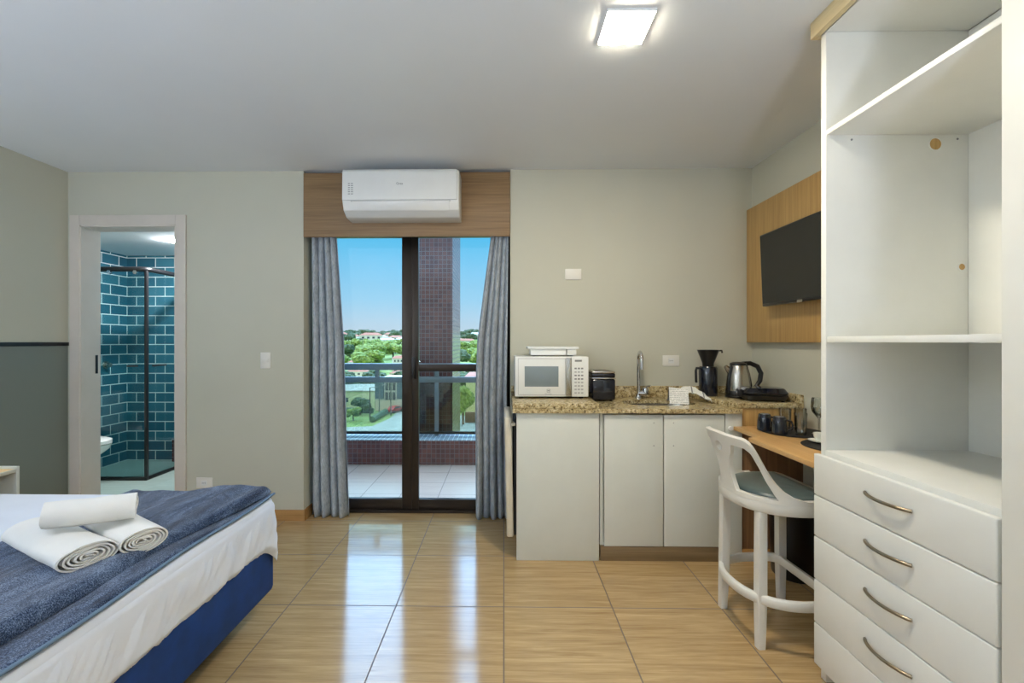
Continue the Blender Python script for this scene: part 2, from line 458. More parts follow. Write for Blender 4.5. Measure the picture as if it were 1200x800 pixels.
box('door_glass', XM+.052, NX1-.11, 3.48, 3.484, .1, 1.075, 'glass', lf, 0)
box('door_glass', XM+.052, NX1-.11, 3.48, 3.484, 1.13, 2.1, 'glass', lf, 0)
box('door_handle', XM+.004, XM+.03, 3.435, 3.462, 1.02, 1.185, 'black', lf, .004)

# curtains
def curtain(name, fx0, fx1, label, ph, ybase):
    bm = bmesh.new(); nu, nz = 150, 60; g = []
    for j in range(nz+1):
        z = .006 + (2.20-.006)*j/nz; row = []
        a, b = fx0(z), fx1(z)
        for i in range(nu+1):
            u = i/nu; w = 1-.35*(z/2.2)
            np_ = 4.5
            d = math.sin(u*2*PI*np_+ph+.35*math.sin(z*1.7))*.030*w + math.sin(u*2*PI*2.1+ph*2+z*.8)*.016*w
            d += .006*noise.noise(Vector((u*8, z*2.5, ph)))
            if z < .5: d += .012*noise.noise(Vector((u*14, z*9, ph+4)))*(1-z/.5)
            x = a+(b-a)*u + math.cos(u*2*PI*np_+ph)*.006
            row.append(bm.verts.new((x, ybase(z)+d, z + (.012*noise.noise(Vector((u*5, ph, 0))) if j == 0 else 0)*0)))
        g.append(row)
    for j in range(nz):
        for i in range(nu): bm.faces.new((g[j][i], g[j][i+1], g[j+1][i+1], g[j+1][i]))
    o = link(name, bm, 'curtain', smooth=True, angle=180)
    m = o.modifiers.new('thickness', 'SOLIDIFY'); m.thickness = .003; m.offset = 0
    tag(o, label, 'curtain'); return o
def lerp(z, tab):
    for (z0, v0), (z1, v1) in zip(tab, tab[1:]):
        if z <= z1: return v0+(v1-v0)*max(0, (z-z0))/(z1-z0)
    return tab[-1][1]
curtain('curtain', lambda z: -1.44, lambda z: lerp(z, [(0, -1.145), (.6, -1.165), (1.3, -1.185), (2.06, -1.238), (2.2, -1.245)]),
        'grey linen curtain gathered at the left of the balcony door', .4, lambda z: 3.365)
curtain('curtain', lambda z: lerp(z, [(0, -.205), (.9, -.21), (1.3, -.195), (1.7, -.145), (2.06, -.095), (2.2, -.09)]), lambda z: lerp(z, [(0, .03), (1, .02), (2.2, .035)]),
        'grey linen curtain gathered at the right of the balcony door beside the kitchen', 1.7, lambda z: 3.352)

# air conditioner
ac = thing('air_conditioner', (-.72, 3.28, 2.17), 'white split air conditioner mounted high over the balcony door', 'air conditioner')
AX0, AX1 = -1.1, -.305
prof = [(3.278, 2.475), (3.12, 2.482), (3.085, 2.46), (3.075, 2.26), (3.10, 2.20), (3.16, 2.165), (3.278, 2.158)]
prism('housing', prof, 'X', AX0, AX1, 'whitegloss', ac, .006)
prism('front_panel', [(3.086, 2.476), (3.068, 2.455), (3.064, 2.262), (3.076, 2.262), (3.09, 2.46)], 'X', AX0+.004, AX1-.012, 'whitegloss', ac, .002)
prism('air_flap', [(3.066, 2.253), (3.092, 2.196), (3.096, 2.199), (3.070, 2.256)], 'X', AX0+.07, AX1-.065, 'whitegloss', ac, .001)
box('flap_slot', AX0+.06, AX1-.055, 3.074, 3.078, 2.2535, 2.2585, 'button', ac, 0)
text('maker_mark', 'Gree', .022, 'grey', (-.705, 3.063, 2.37), (PI/2, 0, 0), ac)
bm = bmesh.new()
for r in range(6):
    for c in range(2): bx(bm, AX0+.045+c*.02, AX0+.058+c*.02, 3.0625, 3.065, 2.30+r*.014, 2.304+r*.014)
link('energy_label', bm, 'grey', ac)

# wall plates
def plate(name, x, z, w, h, label, cat, kind):
    t = thing(name, (x, YB, z-h/2), label, cat)
    box('cover_plate', x-w/2, x+w/2, YB-.008, YB, z-h/2, z+h/2, 'wallplate', t, .003)
    if kind == 'switch': box('rocker', x-w*.32, x+w*.32, YB-.012, YB-.007, z-h*.12, z+h*.12, 'wallplate', t, .002)
    if kind == 'socket':
        bm = bmesh.new()
        bx(bm, x-.02, x+.02, YB-.011, YB-.007, z-.018, z+.018, .003)
        link('socket_face', bm, 'whitegloss', t)
        bm = bmesh.new()
        for dx in (-.01, 0, .01): bx(bm, x+dx-.002, x+dx+.002, YB-.0118, YB-.0105, z-.003, z+.003)
        link('socket_hole', bm, 'grey', t)
    if kind == 'blank':
        for s in (-1, 1):
            o = lathe('screw_cap', [(0, .002), (.004, .001), (.004, 0)], (0, 0, 0), 'wallplate', t)
            o.location = Vector((x+s*w*.36, YB-.008, z)) - WL[t.name]; o.rotation_euler = (PI/2, 0, 0)
    return t
plate('light_switch', -1.735, 1.165, .075, .118, 'white light switch plate on the wall between bathroom door and curtain', 'light switch', 'switch')
plate('blank_plate', .50, 1.787, .118, .078, 'blank white cover plate on the wall above the microwave', 'wall plate', 'blank')
plate('wall_socket', 1.20, 1.165, .118, .078, 'white horizontal wall socket between the tap and black coffee jug', 'socket', 'socket')
plate('wall_socket', -2.185, .272, .118, .078, 'low wall socket plate just above the folded blanket', 'socket', 'socket')

# ceiling lamp, and added fill lamps out of view
def ceiling_lamp(x0, x1, y0, y1, label, mat='led'):
    cx, cy = (x0+x1)/2, (y0+y1)/2
    t = thing('ceiling_light', (cx, cy, ZC), label, 'ceiling light')
    bm = bmesh.new()
    bx(bm, x0, x1, y0, y1, ZC-.007, ZC); bx(bm, x0-.004, x0, y0-.004, y1+.004, ZC-.009, ZC); bx(bm, x1, x1+.004, y0-.004, y1+.004, ZC-.009, ZC)
    bx(bm, x0, x1, y0-.004, y0, ZC-.009, ZC); bx(bm, x0, x1, y1, y1+.004, ZC-.009, ZC)
    link('lamp_body', bm, 'whitegloss', t)
    box('diffuser', x0+.0005, x1-.0005, y0+.0005, y1-.0005, ZC-.012, ZC-.0075, mat, t, .001)
    return t
ceiling_lamp(.392, .568, 1.71, 1.895, 'square white LED ceiling light, lit, above the kitchen side')
ceiling_lamp(-3.16, -2.74, -.95, -.53, 'large square fill panel added on the ceiling behind the photographer', 'fill_cool')  # unseen panel added to fill the room with cool light
def uplighter(x, y, label):  # unseen lamps added as fill, to brighten ceiling and walls
    t = thing('added_fill_lamp', (x, y, 0), label, 'added fill lamp')
    lathe('base', [(0, 0), (.14, 0), (.14, .015), (.02, .03), (0, .03)], (x, y, 0), 'black', t)
    lathe('pole', [(0, .03), (.012, .03), (.012, .90), (0, .90)], (x, y, 0), 'black', t, 12)
    lathe('lamp_shade', [(0, .90), (.05, .90), (.20, .96), (.205, .965), (.197, .965), (.04, .915), (0, .912)], (x, y, 0), 'black', t)
    lathe('fill_disc', [(0, .95), (.155, .95), (.155, .966), (0, .966)], (x, y, 0), 'fill_up', t)
uplighter(-2.75, -.55, 'added black fill uplighter by the rear part of the left wall')
uplighter(-1.62, -1.0, 'added black fill uplighter in the middle of the rear room')
uplighter(.55, -.8, 'added black fill uplighter behind the photographer near the wardrobe')

# ------------------------------------------------------------------ bathroom
BX0, BX1, BY1, BZ = -4.157, -2.2, 4.954, 2.25
struct(box('floor_bathroom', BX0-.1, BX1+.1, YB+.14, BY1+.1, -.1, 0, 'bathfloor', bev=0))
struct(box('ceiling_bathroom', BX0-.1, BX1+.1, YB+.14, BY1+.1, BZ, BZ+.1, 'ceiling', bev=0))
struct(box('wall_bathroom_left', BX0-.1, BX0, YB+.14, BY1, 0, BZ, 'subway_y', bev=0))
struct(box('wall_bathroom_back', BX0, BX1, BY1, BY1+.1, 0, BZ, 'subway_x', bev=0))
struct(box('wall_bathroom_right', BX1, BX1+.1, YB+.14, BY1, 0, BZ, 'subway_y', bev=0))
struct(box('wall_bathroom_front', BX0, XL-.14, YB+.04, YB+.14, 0, BZ, 'wall', bev=0))
SX1, SY0 = -3.36, 4.225
sh = thing('shower_enclosure', (BX0, SY0, 0), 'black framed glass corner shower enclosure in the tiled bathroom', 'shower enclosure')
tube('top_rail', [(BX0+.002, SY0, 1.985), (SX1-.06, SY0, 1.985), (SX1-.02, SY0+.02, 1.985), (SX1, SY0+.06, 1.985), (SX1, BY1-.002, 1.985)], .024, 'black', sh, 12)
box('corner_post', SX1-.014, SX1+.012, SY0-.012, SY0+.014, 0.03, 1.97, 'black', sh)
box('base_rail', BX0+.002, SX1+.012, SY0-.014, SY0+.014, 0, .03, 'black', sh)
box('base_rail', SX1-.014, SX1+.012, SY0+.016, BY1-.002, 0, .03, 'black', sh)
box('glass_panel', BX0+.01, SX1-.02, SY0+.003, SY0+.009, .03, 1.965, 'shower', sh, 0)
box('glass_door', BX0+.32, SX1-.03, SY0-.007, SY0-.001, .035, 1.93, 'shower', sh, 0)
box('glass_panel', SX1-.003, SX1+.003, SY0+.02, BY1-.01, .03, 1.965, 'shower', sh, 0)
tube('door_handle', [(SX1-.16, SY0-.03, 1.075), (SX1-.06, SY0-.03, 1.075)], .009, 'black', sh)
tube('towel_bar', [(SX1+.035, SY0+.03, 1.075), (SX1+.035, SY0+.20, 1.075)], .009, 'black', sh)
for xx in (BX0+.45, BX0+.7):
    bm = bmesh.new(); tube_bm(bm, [(xx, SY0-.02, 1.955), (xx, SY0+.0, 1.955)], .02, 16); link('door_roller', bm, 'chrome', sh)
sv = thing('shower_valve', (BX0, 4.68, 1.05), 'round chrome shower valve on the teal tiled side wall', 'shower valve')
bm = bmesh.new(); tube_bm(bm, [(BX0, 4.68, 1.06), (BX0+.012, 4.68, 1.06)], .04, 24); link('wall_flange', bm, 'steel', sv)
bm = bmesh.new(); tube_bm(bm, [(BX0+.012, 4.68, 1.06), (BX0+.055, 4.68, 1.06)], .022, 20); link('valve_knob', bm, 'steel', sv)
# toilet seen from its side: attached to left wall, pointing +X
tl = thing('toilet', (-3.9, 3.92, 0), 'white porcelain toilet beside the shower, only its front showing', 'toilet')
def toilet():
    bm = bmesh.new(); n = 40; rings = []
    for (z, a, b, cx) in [(0, .16, .10, -3.86), (.02, .165, .105, -3.86), (.16, .13, .095, -3.84), (.28, .19, .14, -3.78), (.36, .255, .175, -3.735), (.40, .265, .185, -3.73), (.405, .25, .17, -3.73)]:
        rings.append([bm.verts.new((cx+a*math.cos(2*PI*k/n), 3.92+b*math.sin(2*PI*k/n), z)) for k in range(n)])
    for A, B in zip(rings, rings[1:]):
        for k in range(n): bm.faces.new((A[k], A[(k+1) % n], B[(k+1) % n], B[k]))
    bm.faces.new(rings[-1]); return bm
link('bowl', toilet(), 'porcelain', tl, smooth=True)
lathe('seat_lid', [(0, .45), (.9, .445), (1, .435), (1.0, .408), (0, .408)], (-3.735, 3.92, 0), 'porcelain', tl, 40, .272, .188)
box('cistern', BX0+.003, BX0+.18, 3.74, 4.10, .38, .80, 'porcelain', tl, .02, 3)
bl = lathe('ceiling_spotlight', [(0, -.012), (.055, -.012), (.06, 0), (0, 0)], (-3.08, 4.22, BZ), 'bathled', None)
tag(bl, 'small round lit lamp on the bathroom ceiling', 'ceiling light')

# ------------------------------------------------------------------ bed
bed = thing('bed', (-2.1, 1.35, 0), 'double bed with white fitted sheet on a royal blue base', 'bed')
BF, BYF, BYN = -1.10, 2.17, .56
def bedbase():
    bm = bmesh.new(); bx(bm, -3.1, BF, BYN, BYF, .115, .36, .025, 3); return bm
link('bed_base', bedbase(), 'bluebase', bed, smooth=True)
for lx in (-1.3, -2.95):
    for ly in (.8, 1.95): lathe('leg', [(0, 0), (.028, 0), (.035, .115), (0, .115)], (lx, ly, 0), 'black', bed)
link('mattress', bx(bmesh.new(), -3.1, BF+.01, BYN, BYF, .362, .548, .03, 3), 'sheet', bed, smooth=True)
def sheet():
    """closed loop of columns around the mattress: top centre -> edge -> hanging skirt"""
    bm = bmesh.new(); cols = []
    x0, x1, y0, y1 = -3.11, BF+.004, BYN-.012, BYF+.012
    per = []   # perimeter samples (x, y, nx, ny, s)
    r = .06
    def arc(cx, cy, a0, n=14):
        for k in range(n+1):
            a = a0 + (PI/2)*k/n; per.append((cx+r*math.cos(a), cy+r*math.sin(a), math.cos(a), math.sin(a)))
    for k in range(180): t = k/180; per.append((x1, y0+r+(y1-y0-2*r)*t, 1, 0))
    arc(x1-r, y1-r, 0)
    for k in range(1, 130): t = k/130; per.append((x1-r-(x1-x0-2*r)*t, y1, 0, 1))
    arc(x0+r, y1-r, PI/2)
    for k in range(1, 60): t = k/60; per.append((x0, y1-r-(y1-y0-2*r)*t, -1, 0))
    arc(x0+r, y0+r, PI)
    for k in range(1, 90): t = k/90; per.append((x0+r+(x1-x0-2*r)*t, y0, 0, -1))
    arc(x1-r, y0+r, 3*PI/2)
    per.pop()
    rows = []; top = .566; nv = 26
    vals = []
    for i, (px, py, nx, ny) in enumerate(per):
        col = []
        corner = math.exp(-((px-x1)**2+(py-y1)**2)/.004)
        zb = .335 - .10*corner - .003*noise.noise(Vector((px*3, py*3, 0)))
        s = px*1.0+py
        for j in range(nv+1):
            t = j/nv
            if t < .15:
                a = t/.15*PI/2; rr = .03
                o_ = -rr+rr*math.sin(a); z = top-rr+rr*math.cos(a)
            else:
                q = (t-.15)/.85; z = (top-.03) + (zb-(top-.03))*q
                wr = noise.noise(Vector((s*16+q*1.2, q*1.6, 3)))*.017 + abs(noise.noise(Vector((s*24+q*3.5, q*1.1, 9))))*.024
                o_ = q*.012 + wr*math.sin(min(1, q*2.2)*PI/2)*(1-.55*q) - (.022*max(0, (q-.86)/.14)) + corner*.06*q*(.6+.7*noise.noise(Vector((s*22, q*2, 1))))
            col.append(bm.verts.new((px+nx*o_, py+ny*o_, z)))
        cols.append(col)
    n = len(cols)
    for i in range(n):
        A, B = cols[i], cols[(i+1) % n]
        for j in range(nv): bm.faces.new((A[j], A[j+1], B[j+1], B[j]))
    # top: shrink towards centre line with gentle ripples
    cx, cy = (x0+x1)/2, (y0+y1)/2; prev = [c[0] for c in cols]
    for q in (.97, .93, .85, .7, .5, .25, .02):
        cur = []
        for c in cols:
            p = c[0].co; x = cx+(p.x-cx)*q; y = cy+(p.y-cy)*q
            cur.append(bm.verts.new((x, y, top + .004*noise.noise(Vector((x*4, y*7, 0)))*(1-q)*1.5)))
        for i in range(n): bm.faces.new((prev[i], prev[(i+1) % n], cur[(i+1) % n], cur[i]))
        prev = cur
    bm.faces.new(prev)
    bmesh.ops.recalc_face_normals(bm, faces=bm.faces)
    return bm
link('fitted_sheet', sheet(), 'sheet', bed, smooth=True, angle=180)

# blanket folded across the foot of the bed
def blanket_height(x, y):
    big = noise.noise(Vector((x*5.5, y*1.5, 0)))*.018 + noise.noise(Vector((x*14, y*3.5, 2)))*.010
    return big
bl = thing('bed_runner', (-1.4, 1.37, .568), 'folded blue-grey plush blanket across the foot of the bed', 'blanket')
def blanket(x0, x1f, y0, y1, zb, th, seed, edge_r):
    """solid cushion-like slab: upper surface with folds, rounded foot edge"""
    bm = bmesh.new(); nx, ny = 90, 160; g = []
    for i in range(nx+1):
        u = i/nx; row = []
        for j in range(ny+1):
            v_ = j/ny; y = y0+(y1-y0)*v_
            x1 = x1f(y); x = x0+(x1-x0)*u
            dx = (x1-x); d0 = (x-x0); dy = min(y-y0, y1-y)
            def rd(d, r): return 1 if d > r else math.sqrt(max(0, 1-(1-d/r)**2))
            h = th(x, y)*rd(dx, edge_r)*rd(d0, .02)*rd(dy, .03)
            h += (blanket_height(x+seed, y)*1.0)*rd(dx, .03)*rd(d0, .03)
            row.append((x, y, zb+max(.003, h)))
        g.append([bm.verts.new(p) for p in row])
    for i in range(nx):
        for j in range(ny): bm.faces.new((g[i][j], g[i+1][j], g[i+1][j+1], g[i][j+1]))
    # underside
    bot = {}
    rim = [g[i][0] for i in range(nx+1)] + [g[nx][j] for j in range(1, ny+1)] + [g[i][ny] for i in range(nx-1, -1, -1)] + [g[0][j] for j in range(ny-1, 0, -1)]
    low = [bm.verts.new((v.co.x, v.co.y, zb)) for v in rim]; n = len(rim)
    for k in range(n): bm.faces.new((rim[k], low[k], low[(k+1) % n], rim[(k+1) % n]))
    bm.faces.new(low); bmesh.ops.recalc_face_normals(bm, faces=bm.faces)
    return bm
def e1(y): return -1.105+.006*math.sin(y*7)
def e2(y): return -1.175+.05*max(0, min(1, (y-1.6)/.5))+.018*noise.noise(Vector((y*2.3, 0, 5)))+.01*math.sin(y*3+1)
lowb = blanket(-1.80, e1, .60, 2.17, .568, lambda x, y: .014, 3, .012)
link('lower_layer', lowb, 'blanket', bl, smooth=True, angle=180)
upb = blanket(-1.785, e2, .62, 2.165, .580, lambda x, y: .012+.026*max(0, min(1, (x+1.62)/.25)), 11, .035)
link('upper_fold', upb, 'blanket', bl, smooth=True, angle=180)
pts = [(e1(y)+.003, y, .574+.002*math.sin(y*9)) for y in [.60+1.56*k/60 for k in range(61)]]
tube('hem_piping', pts, .0055, 'hem', bl, 8)

# rolled towels
def roll(name, p0, p1, rw, rh, label, ends=True, sag=0, parent_z=0):
    p0, p1 = Vector(p0), Vector(p1); ax = (p1-p0); Ln = ax.length; ax.normalize()
    side = Vector((0, 0, 1)).cross(ax).normalized(); up = ax.cross(side)
    if up.z < 0: up = -up
    bm = bmesh.new(); turns = 5.6; n = 230
    def P(t, rr, w):  # spiral point
        a = -2*PI*t*turns + 2.2
        k = rr*(1+.05*noise.noise(Vector((math.cos(a)*1.3, math.sin(a)*1.3, p0.x*9+w*2))))
        wob = .17*noise.noise(Vector((t*14, p0.y*5, 2)))*(1-t)
        return side*(rw*(k+wob)*math.cos(a)) + up*(rh*(k-wob*.6)*math.sin(a))
    m = 18; th = .0055
    outer = []; inner = []
    for i in range(n+1):
        t = i/n; rr = .13+.87*t
        ro, ri = [], []
        for j in range(m+1):
            w = j/m; off = .004*noise.noise(Vector((t*9, w*3, 7))) 
            e = 0
            if j == 0 or j == m: e = .006*noise.noise(Vector((t*20, w*5, 1)))
            c = p0 + ax*(Ln*w+e)
            shrink = 1-.02*math.sin(w*PI)*0
            q = P(t, rr, w)*shrink
            dirn = q.normalized() if q.length > 0 else side
            fold = dirn*off
            tt = th*(1 if t < .97 else (1-t)/.03*.8+.2)
            ro.append(bm.verts.new(c+q+fold)); ri.append(bm.verts.new(c+q-dirn*tt+fold))
        outer.append(ro); inner.append(ri)
    for i in range(n):
        for j in range(m):
            bm.faces.new((outer[i][j], outer[i][j+1], outer[i+1][j+1], outer[i+1][j]))
            bm.faces.new((inner[i][j], inner[i+1][j], inner[i+1][j+1], inner[i][j+1]))
        for j in (0, m): 
            f = (outer[i][j], outer[i+1][j], inner[i+1][j], inner[i][j]); bm.faces.new(f if j == 0 else f[::-1])
    for i in (0, n):
        for j in range(m):
            bm.faces.new((outer[i][j], outer[i][j+1], inner[i][j+1], inner[i][j]))
    bmesh.ops.recalc_face_normals(bm, faces=bm.faces)
    o = link(name, bm, 'towel', smooth=True, angle=70)
    tag(o, label, 'towel', None); return o
zt = .603
roll('rolled_towel', (-1.63, 1.545, zt+.048), (-1.272, 1.372, zt+.041), .086, .042, 'rolled white towel at lower left of the stack, spiral end facing out')
roll('rolled_towel', (-1.505, 1.685, zt+.044), (-1.195, 1.492, zt+.038), .074, .040, 'rolled white towel at lower right of the stack on the blanket')
roll('rolled_towel', (-1.475, 1.435, zt+.138), (-1.285, 1.57, zt+.126), .058, .046, 'small rolled white towel lying on top of the two others')

# nightstand beyond the bed
ns = thing('nightstand', (-3.03, 2.46, 0), 'white bedside box with light wood top at the left wall', 'nightstand')
box('side_panel', XL+.012, -2.868, 2.633, 2.65, .02, .566, 'whitecab', ns)
box('side_panel', XL+.012, -2.868, 2.27, 2.287, .02, .566, 'whitecab', ns)
box('top_board', XL+.012, -2.874, 2.288, 2.632, .535, .553, ['inwood'], ns, .001)
box('top_edge', -2.873, -2.868, 2.288, 2.632, .533, .554, 'whitecab', ns, .001)
box('shelf', XL+.012, -2.874, 2.288, 2.632, .20, .218, 'whitecab', ns)
box('plinth', XL+.03, -2.9, 2.30, 2.62, 0, .02, 'whitecab', ns)

# ------------------------------------------------------------------ kitchen
CF = 2.71
kc = thing('kitchen_base_cabinet', (1.0, 3.0, 0), 'white base cabinet with two plain doors under the sink', 'cabinet')
def xr(r, Y): return r*Y
def carcass():
    bm = bmesh.new(); y0, y1 = CF+.022, YB-.005
    bx(bm, .575, .593, y0, y1, .085, .878); bx(bm, 1.354, 1.372, y0, y1, .085, .878)
    bx(bm, .593, 1.354, y0, y1, .085, .103); bx(bm, .593, 1.354, y1-.012, y1, .103, .878); return bm
link('carcass', carcass(), 'whitecab', kc)
for (a, b) in ((.597, .944), (.950, 1.305)):
    d = box('door', a, b, CF, CF+.02, .088, .868, 'whitecab', kc, .0015)
    hx = b-.055 if a < .9 else a+.055
    for hz in (.82, .685):
        bm = bmesh.new(); tube_bm(bm, [(hx, CF-.0008, hz), (hx, CF+.002, hz)], .0035, 8); link('screw_hole', bm, 'grey', d)
k = box('filler_strip', 1.312, 1.41, CF+.004, CF+.02, 0.0, .878, 'whitecab', kc, .001)
lathe('knob', [(0, .022), (.013, .02), (.015, .012), (.006, .006), (.006, 0)], (0, 0, 0), 'whitegloss', kc).location = Vector((1.335, CF+.004, .79)) - WL['kitchen_base_cabinet']
bpy.data.objects['knob'].rotation_euler = (PI/2, 0, 0)
box('toe_kick', .575, 1.31, CF+.002, CF+.02, 0, .084, 'toe', kc, .001)
fp = thing('fridge_housing', (.3, 3.0, 0), 'plain white full-height end panel of the counter below the microwave', 'cabinet')
box('front_panel', .076, .566, CF, CF+.02, 0, .878, 'whitecab', fp, .0015)
box('side_panel', .548, .566, CF+.02, YB-.005, 0, .878, 'whitecab', fp, .001)
box('top_rail', .078, .547, CF+.02, YB-.005, .862, .878, 'whitecab', fp, .001)
# mini fridge facing the balcony side
fr = thing('mini_fridge', (.3, 3.0, 0), 'white mini fridge under the counter, door edge showing beside the curtain', 'fridge')
box('body', .078, .52, CF+.04, 3.22, .09, .845, 'whitegloss', fr, .006)
box('door_gasket', .062, .078, CF+.05, 3.20, .13, .835, 'seal', fr, .002)
dr = box('door', .018, .061, CF+.035, 3.215, .12, .845, 'cream', fr, .012, 3)
dr.rotation_euler = (0, math.radians(-1.2), 0)
box('hinge_cap', .03, .07, CF+.04, CF+.10, .792, .81, 'cream', fr, .003)
for yy in (2.8, 3.17):
    for xx in (.12, .48): lathe('foot', [(0, 0), (.018, 0), (.018, .09), (0, .09)], (xx, yy, 0), 'black', fr)

# worktop with sink cut-out
wt = thing('granite_worktop', (.7, 3.0, .88), 'speckled beige granite worktop with raised end slabs and upstand', 'worktop')
ZT = .905
def worktop():
    X0, X1, Y0, Y1 = .052, 1.40, CF-.02, YB-.001
    cx, cy, a, b = 1.005, 2.985, .222, .150
    bm = bmesh.new(); n = 64
    def ring(z, kind):
        out = []
        for k in range(n):
            t = 2*PI*k/n; c, s = math.cos(t), math.sin(t)
            if kind == 'in':
                e = .72; out.append(bm.verts.new((cx+a*math.copysign(abs(c)**e, c), cy+b*math.copysign(abs(s)**e, s), z)))
            else:
                # project the ray to the rectangle
                dx = (X1-cx)/c if c > 1e-9 else ((X0-cx)/c if c < -1e-9 else 1e9)
                dy = (Y1-cy)/s if s > 1e-9 else ((Y0-cy)/s if s < -1e-9 else 1e9)
                q = min(dx, dy); out.append(bm.verts.new((cx+c*q, cy+s*q, z)))
        return out
    it, ot, ib, ob = ring(ZT, 'in'), ring(ZT, 'out'), ring(ZT-.026, 'in'), ring(ZT-.026, 'out')
    # snap nearest outer samples to the rectangle corners
    for O in (ot, ob):
        for (X, Y) in ((X0, Y0), (X1, Y0), (X0, Y1), (X1, Y1)):
            v = min(O, key=lambda v: abs(math.atan2(v.co.y-cy, v.co.x-cx)-math.atan2(Y-cy, X-cx))); v.co.x, v.co.y = X, Y
    for k in range(n):
        j = (k+1) % n
        bm.faces.new((it[k], ot[k], ot[j], it[j])); bm.faces.new((ib[k], ib[j], ob[j], ob[k]))
        bm.faces.new((ot[k], ob[k], ob[j], ot[j])); bm.faces.new((it[k], it[j], ib[j], ib[k]))
    bmesh.ops.recalc_face_normals(bm, faces=bm.faces); return bm
link('main_slab', worktop(), 'granite', wt)
box('raised_slab', .052, .563, CF-.018, YB-.001, ZT+.0005, ZT+.03, 'granite', wt, .002)
prism('raised_slab', [(1.382, CF+.012), (XR-.002, CF+.012), (XR-.002, YB-.001), (1.325, YB-.001)], 'Z', ZT+.0005, ZT+.03, 'granite', wt, .002)
box('upstand', .78, 1.323, YB-.02, YB-.001, ZT+.0005, ZT+.08, 'granite', wt, .002)
box('upstand', 1.324, XR-.002, YB-.02, YB-.001, ZT+.031, ZT+.08, 'granite', wt, .002)
box('upstand', XR-.022, XR-.002, CF+.014, YB-.021, ZT+.031, ZT+.08, 'granite', wt, .002)
box('upstand', .052, .70, YB-.02, YB-.001, ZT+.031, ZT+.08, 'granite', wt, .002)
# sink bowl
def sink():
    bm = bmesh.new(); n = 64; cx, cy = 1.005, 2.985; rings = []
    for (q, z) in ((1.04, ZT-.027), (1.0, ZT-.028), (.97, ZT-.06), (.93, ZT-.14), (.82, ZT-.165), (.5, ZT-.17), (.15, ZT-.173), (.02, ZT-.173)):
        r = []
        for k in range(n):
            t = 2*PI*k/n; c, s = math.cos(t), math.sin(t); e = .72
            r.append(bm.verts.new((cx+.222*q*math.copysign(abs(c)**e, c), cy+.15*q*math.copysign(abs(s)**e, s), z)))
        rings.append(r)
    for A, B in zip(rings, rings[1:]):
        for k in range(n): bm.faces.new((A[k], A[(k+1) % n], B[(k+1) % n], B[k]))
    bm.faces.new(rings[-1]); return bm
sk = thing('kitchen_sink', (1.005, 2.985, .73), 'oval stainless steel sink set in the granite worktop', 'sink')
o = link('bowl', sink(), 'steel', sk, smooth=True); m = o.modifiers.new('t', 'SOLIDIFY'); m.thickness = .0015
lathe('drain', [(0, .006), (.022, .006), (.04, .003), (.042, 0), (0, 0)], (1.005, 2.985, ZT-.172), 'chrome', sk)
# tap
fx, fy = .943, 3.2
tp = thing('kitchen_tap', (fx, fy, ZT), 'chrome gooseneck tap with a side lever behind the sink', 'tap')
lathe('tap_base', [(0, 0), (.026, 0), (.026, .008), (.018, .014), (.016, .03), (0, .03)], (fx, fy, ZT), 'chrome', tp)
arc = [(fx, fy, ZT+.02), (fx, fy, ZT+.27)] + [(fx-.014*(1-math.cos(a))/2, fy-.06*(1-math.cos(a)), ZT+.27+.055*math.sin(a)) for a in [PI*k/14 for k in range(1, 15)]] + [(fx-.014, fy-.12, ZT+.21)]
tube('spout', arc, .0115, 'chrome', tp, 14)
bm = bmesh.new(); tube_bm(bm, [(fx, fy, ZT+.035), (fx+.052, fy-.01, ZT+.035)], .021, 20); link('valve_body', bm, 'chrome', tp, smooth=True)
lathe('lever_cap', [(0, 0), (.022, 0), (.024, .03), (.018, .045), (0, .05)], (fx+.046, fy-.008, ZT+.03), 'chrome', tp)
tube('lever', [(fx+.046, fy-.01, ZT+.075), (fx+.052, fy-.03, ZT+.088), (fx+.06, fy-.075, ZT+.095)], .006, 'chrome', tp)

# microwave
mx0, mx1, my, mz0, mz1 = .072, .545, 2.935, ZT+.042, 1.205
mw = thing('microwave', ((mx0+mx1)/2, 3.1, ZT+.03), 'white microwave oven with silver handle strip on the worktop', 'microwave')
box('housing', mx0, mx1, my+.022, 3.265, mz0, mz1, 'whitegloss', mw, .006)
dd = box('door', mx0, mx0+.362, my, my+.021, mz0, mz1, 'whitegloss', mw, .006)
box('window', mx0+.062, mx0+.28, my-.0015, my+.001, mz0+.065, mz1-.062, 'mwglass', dd, .0005)
def frame_rect(x0, x1, z0, z1, y, w):
    bm = bmesh.new()
    bx(bm, x0, x1, y-.001, y+.001, z0, z0+w); bx(bm, x0, x1, y-.001, y+.001, z1-w, z1)
    bx(bm, x0, x0+w, y-.001, y+.001, z0+w, z1-w); bx(bm, x1-w, x1, y-.001, y+.001, z0+w, z1-w); return bm
link('door_groove', frame_rect(mx0+.02, mx0+.325, mz0+.012, mz1-.012, my, .0018), 'grey', dd)
box('handle', mx0+.328, mx0+.361, my-.012, my-.0005, mz0+.006, mz1-.006, 'steel', dd, .004)
text('maker_name', 'Electrolux', .011, 'grey', (mx0+.215, my-.001, mz0+.018), (PI/2, 0, 0), dd)
link('emblem', frame_rect(mx0+.205, mx0+.226, mz0+.028, mz0+.049, my-.0008, .002), 'grey', dd)
box('emblem_bar', mx0+.209, mx0+.222, my-.002, my, mz0+.036, mz0+.041, 'grey', dd, 0)
cp = box('control_panel', mx0+.364, mx1, my, my+.021, mz0, mz1, 'whitegloss', mw, .004)
box('display', mx0+.385, mx0+.43, my-.0015, my+.001, mz1-.032, mz1-.02, 'grey', cp, .0005)
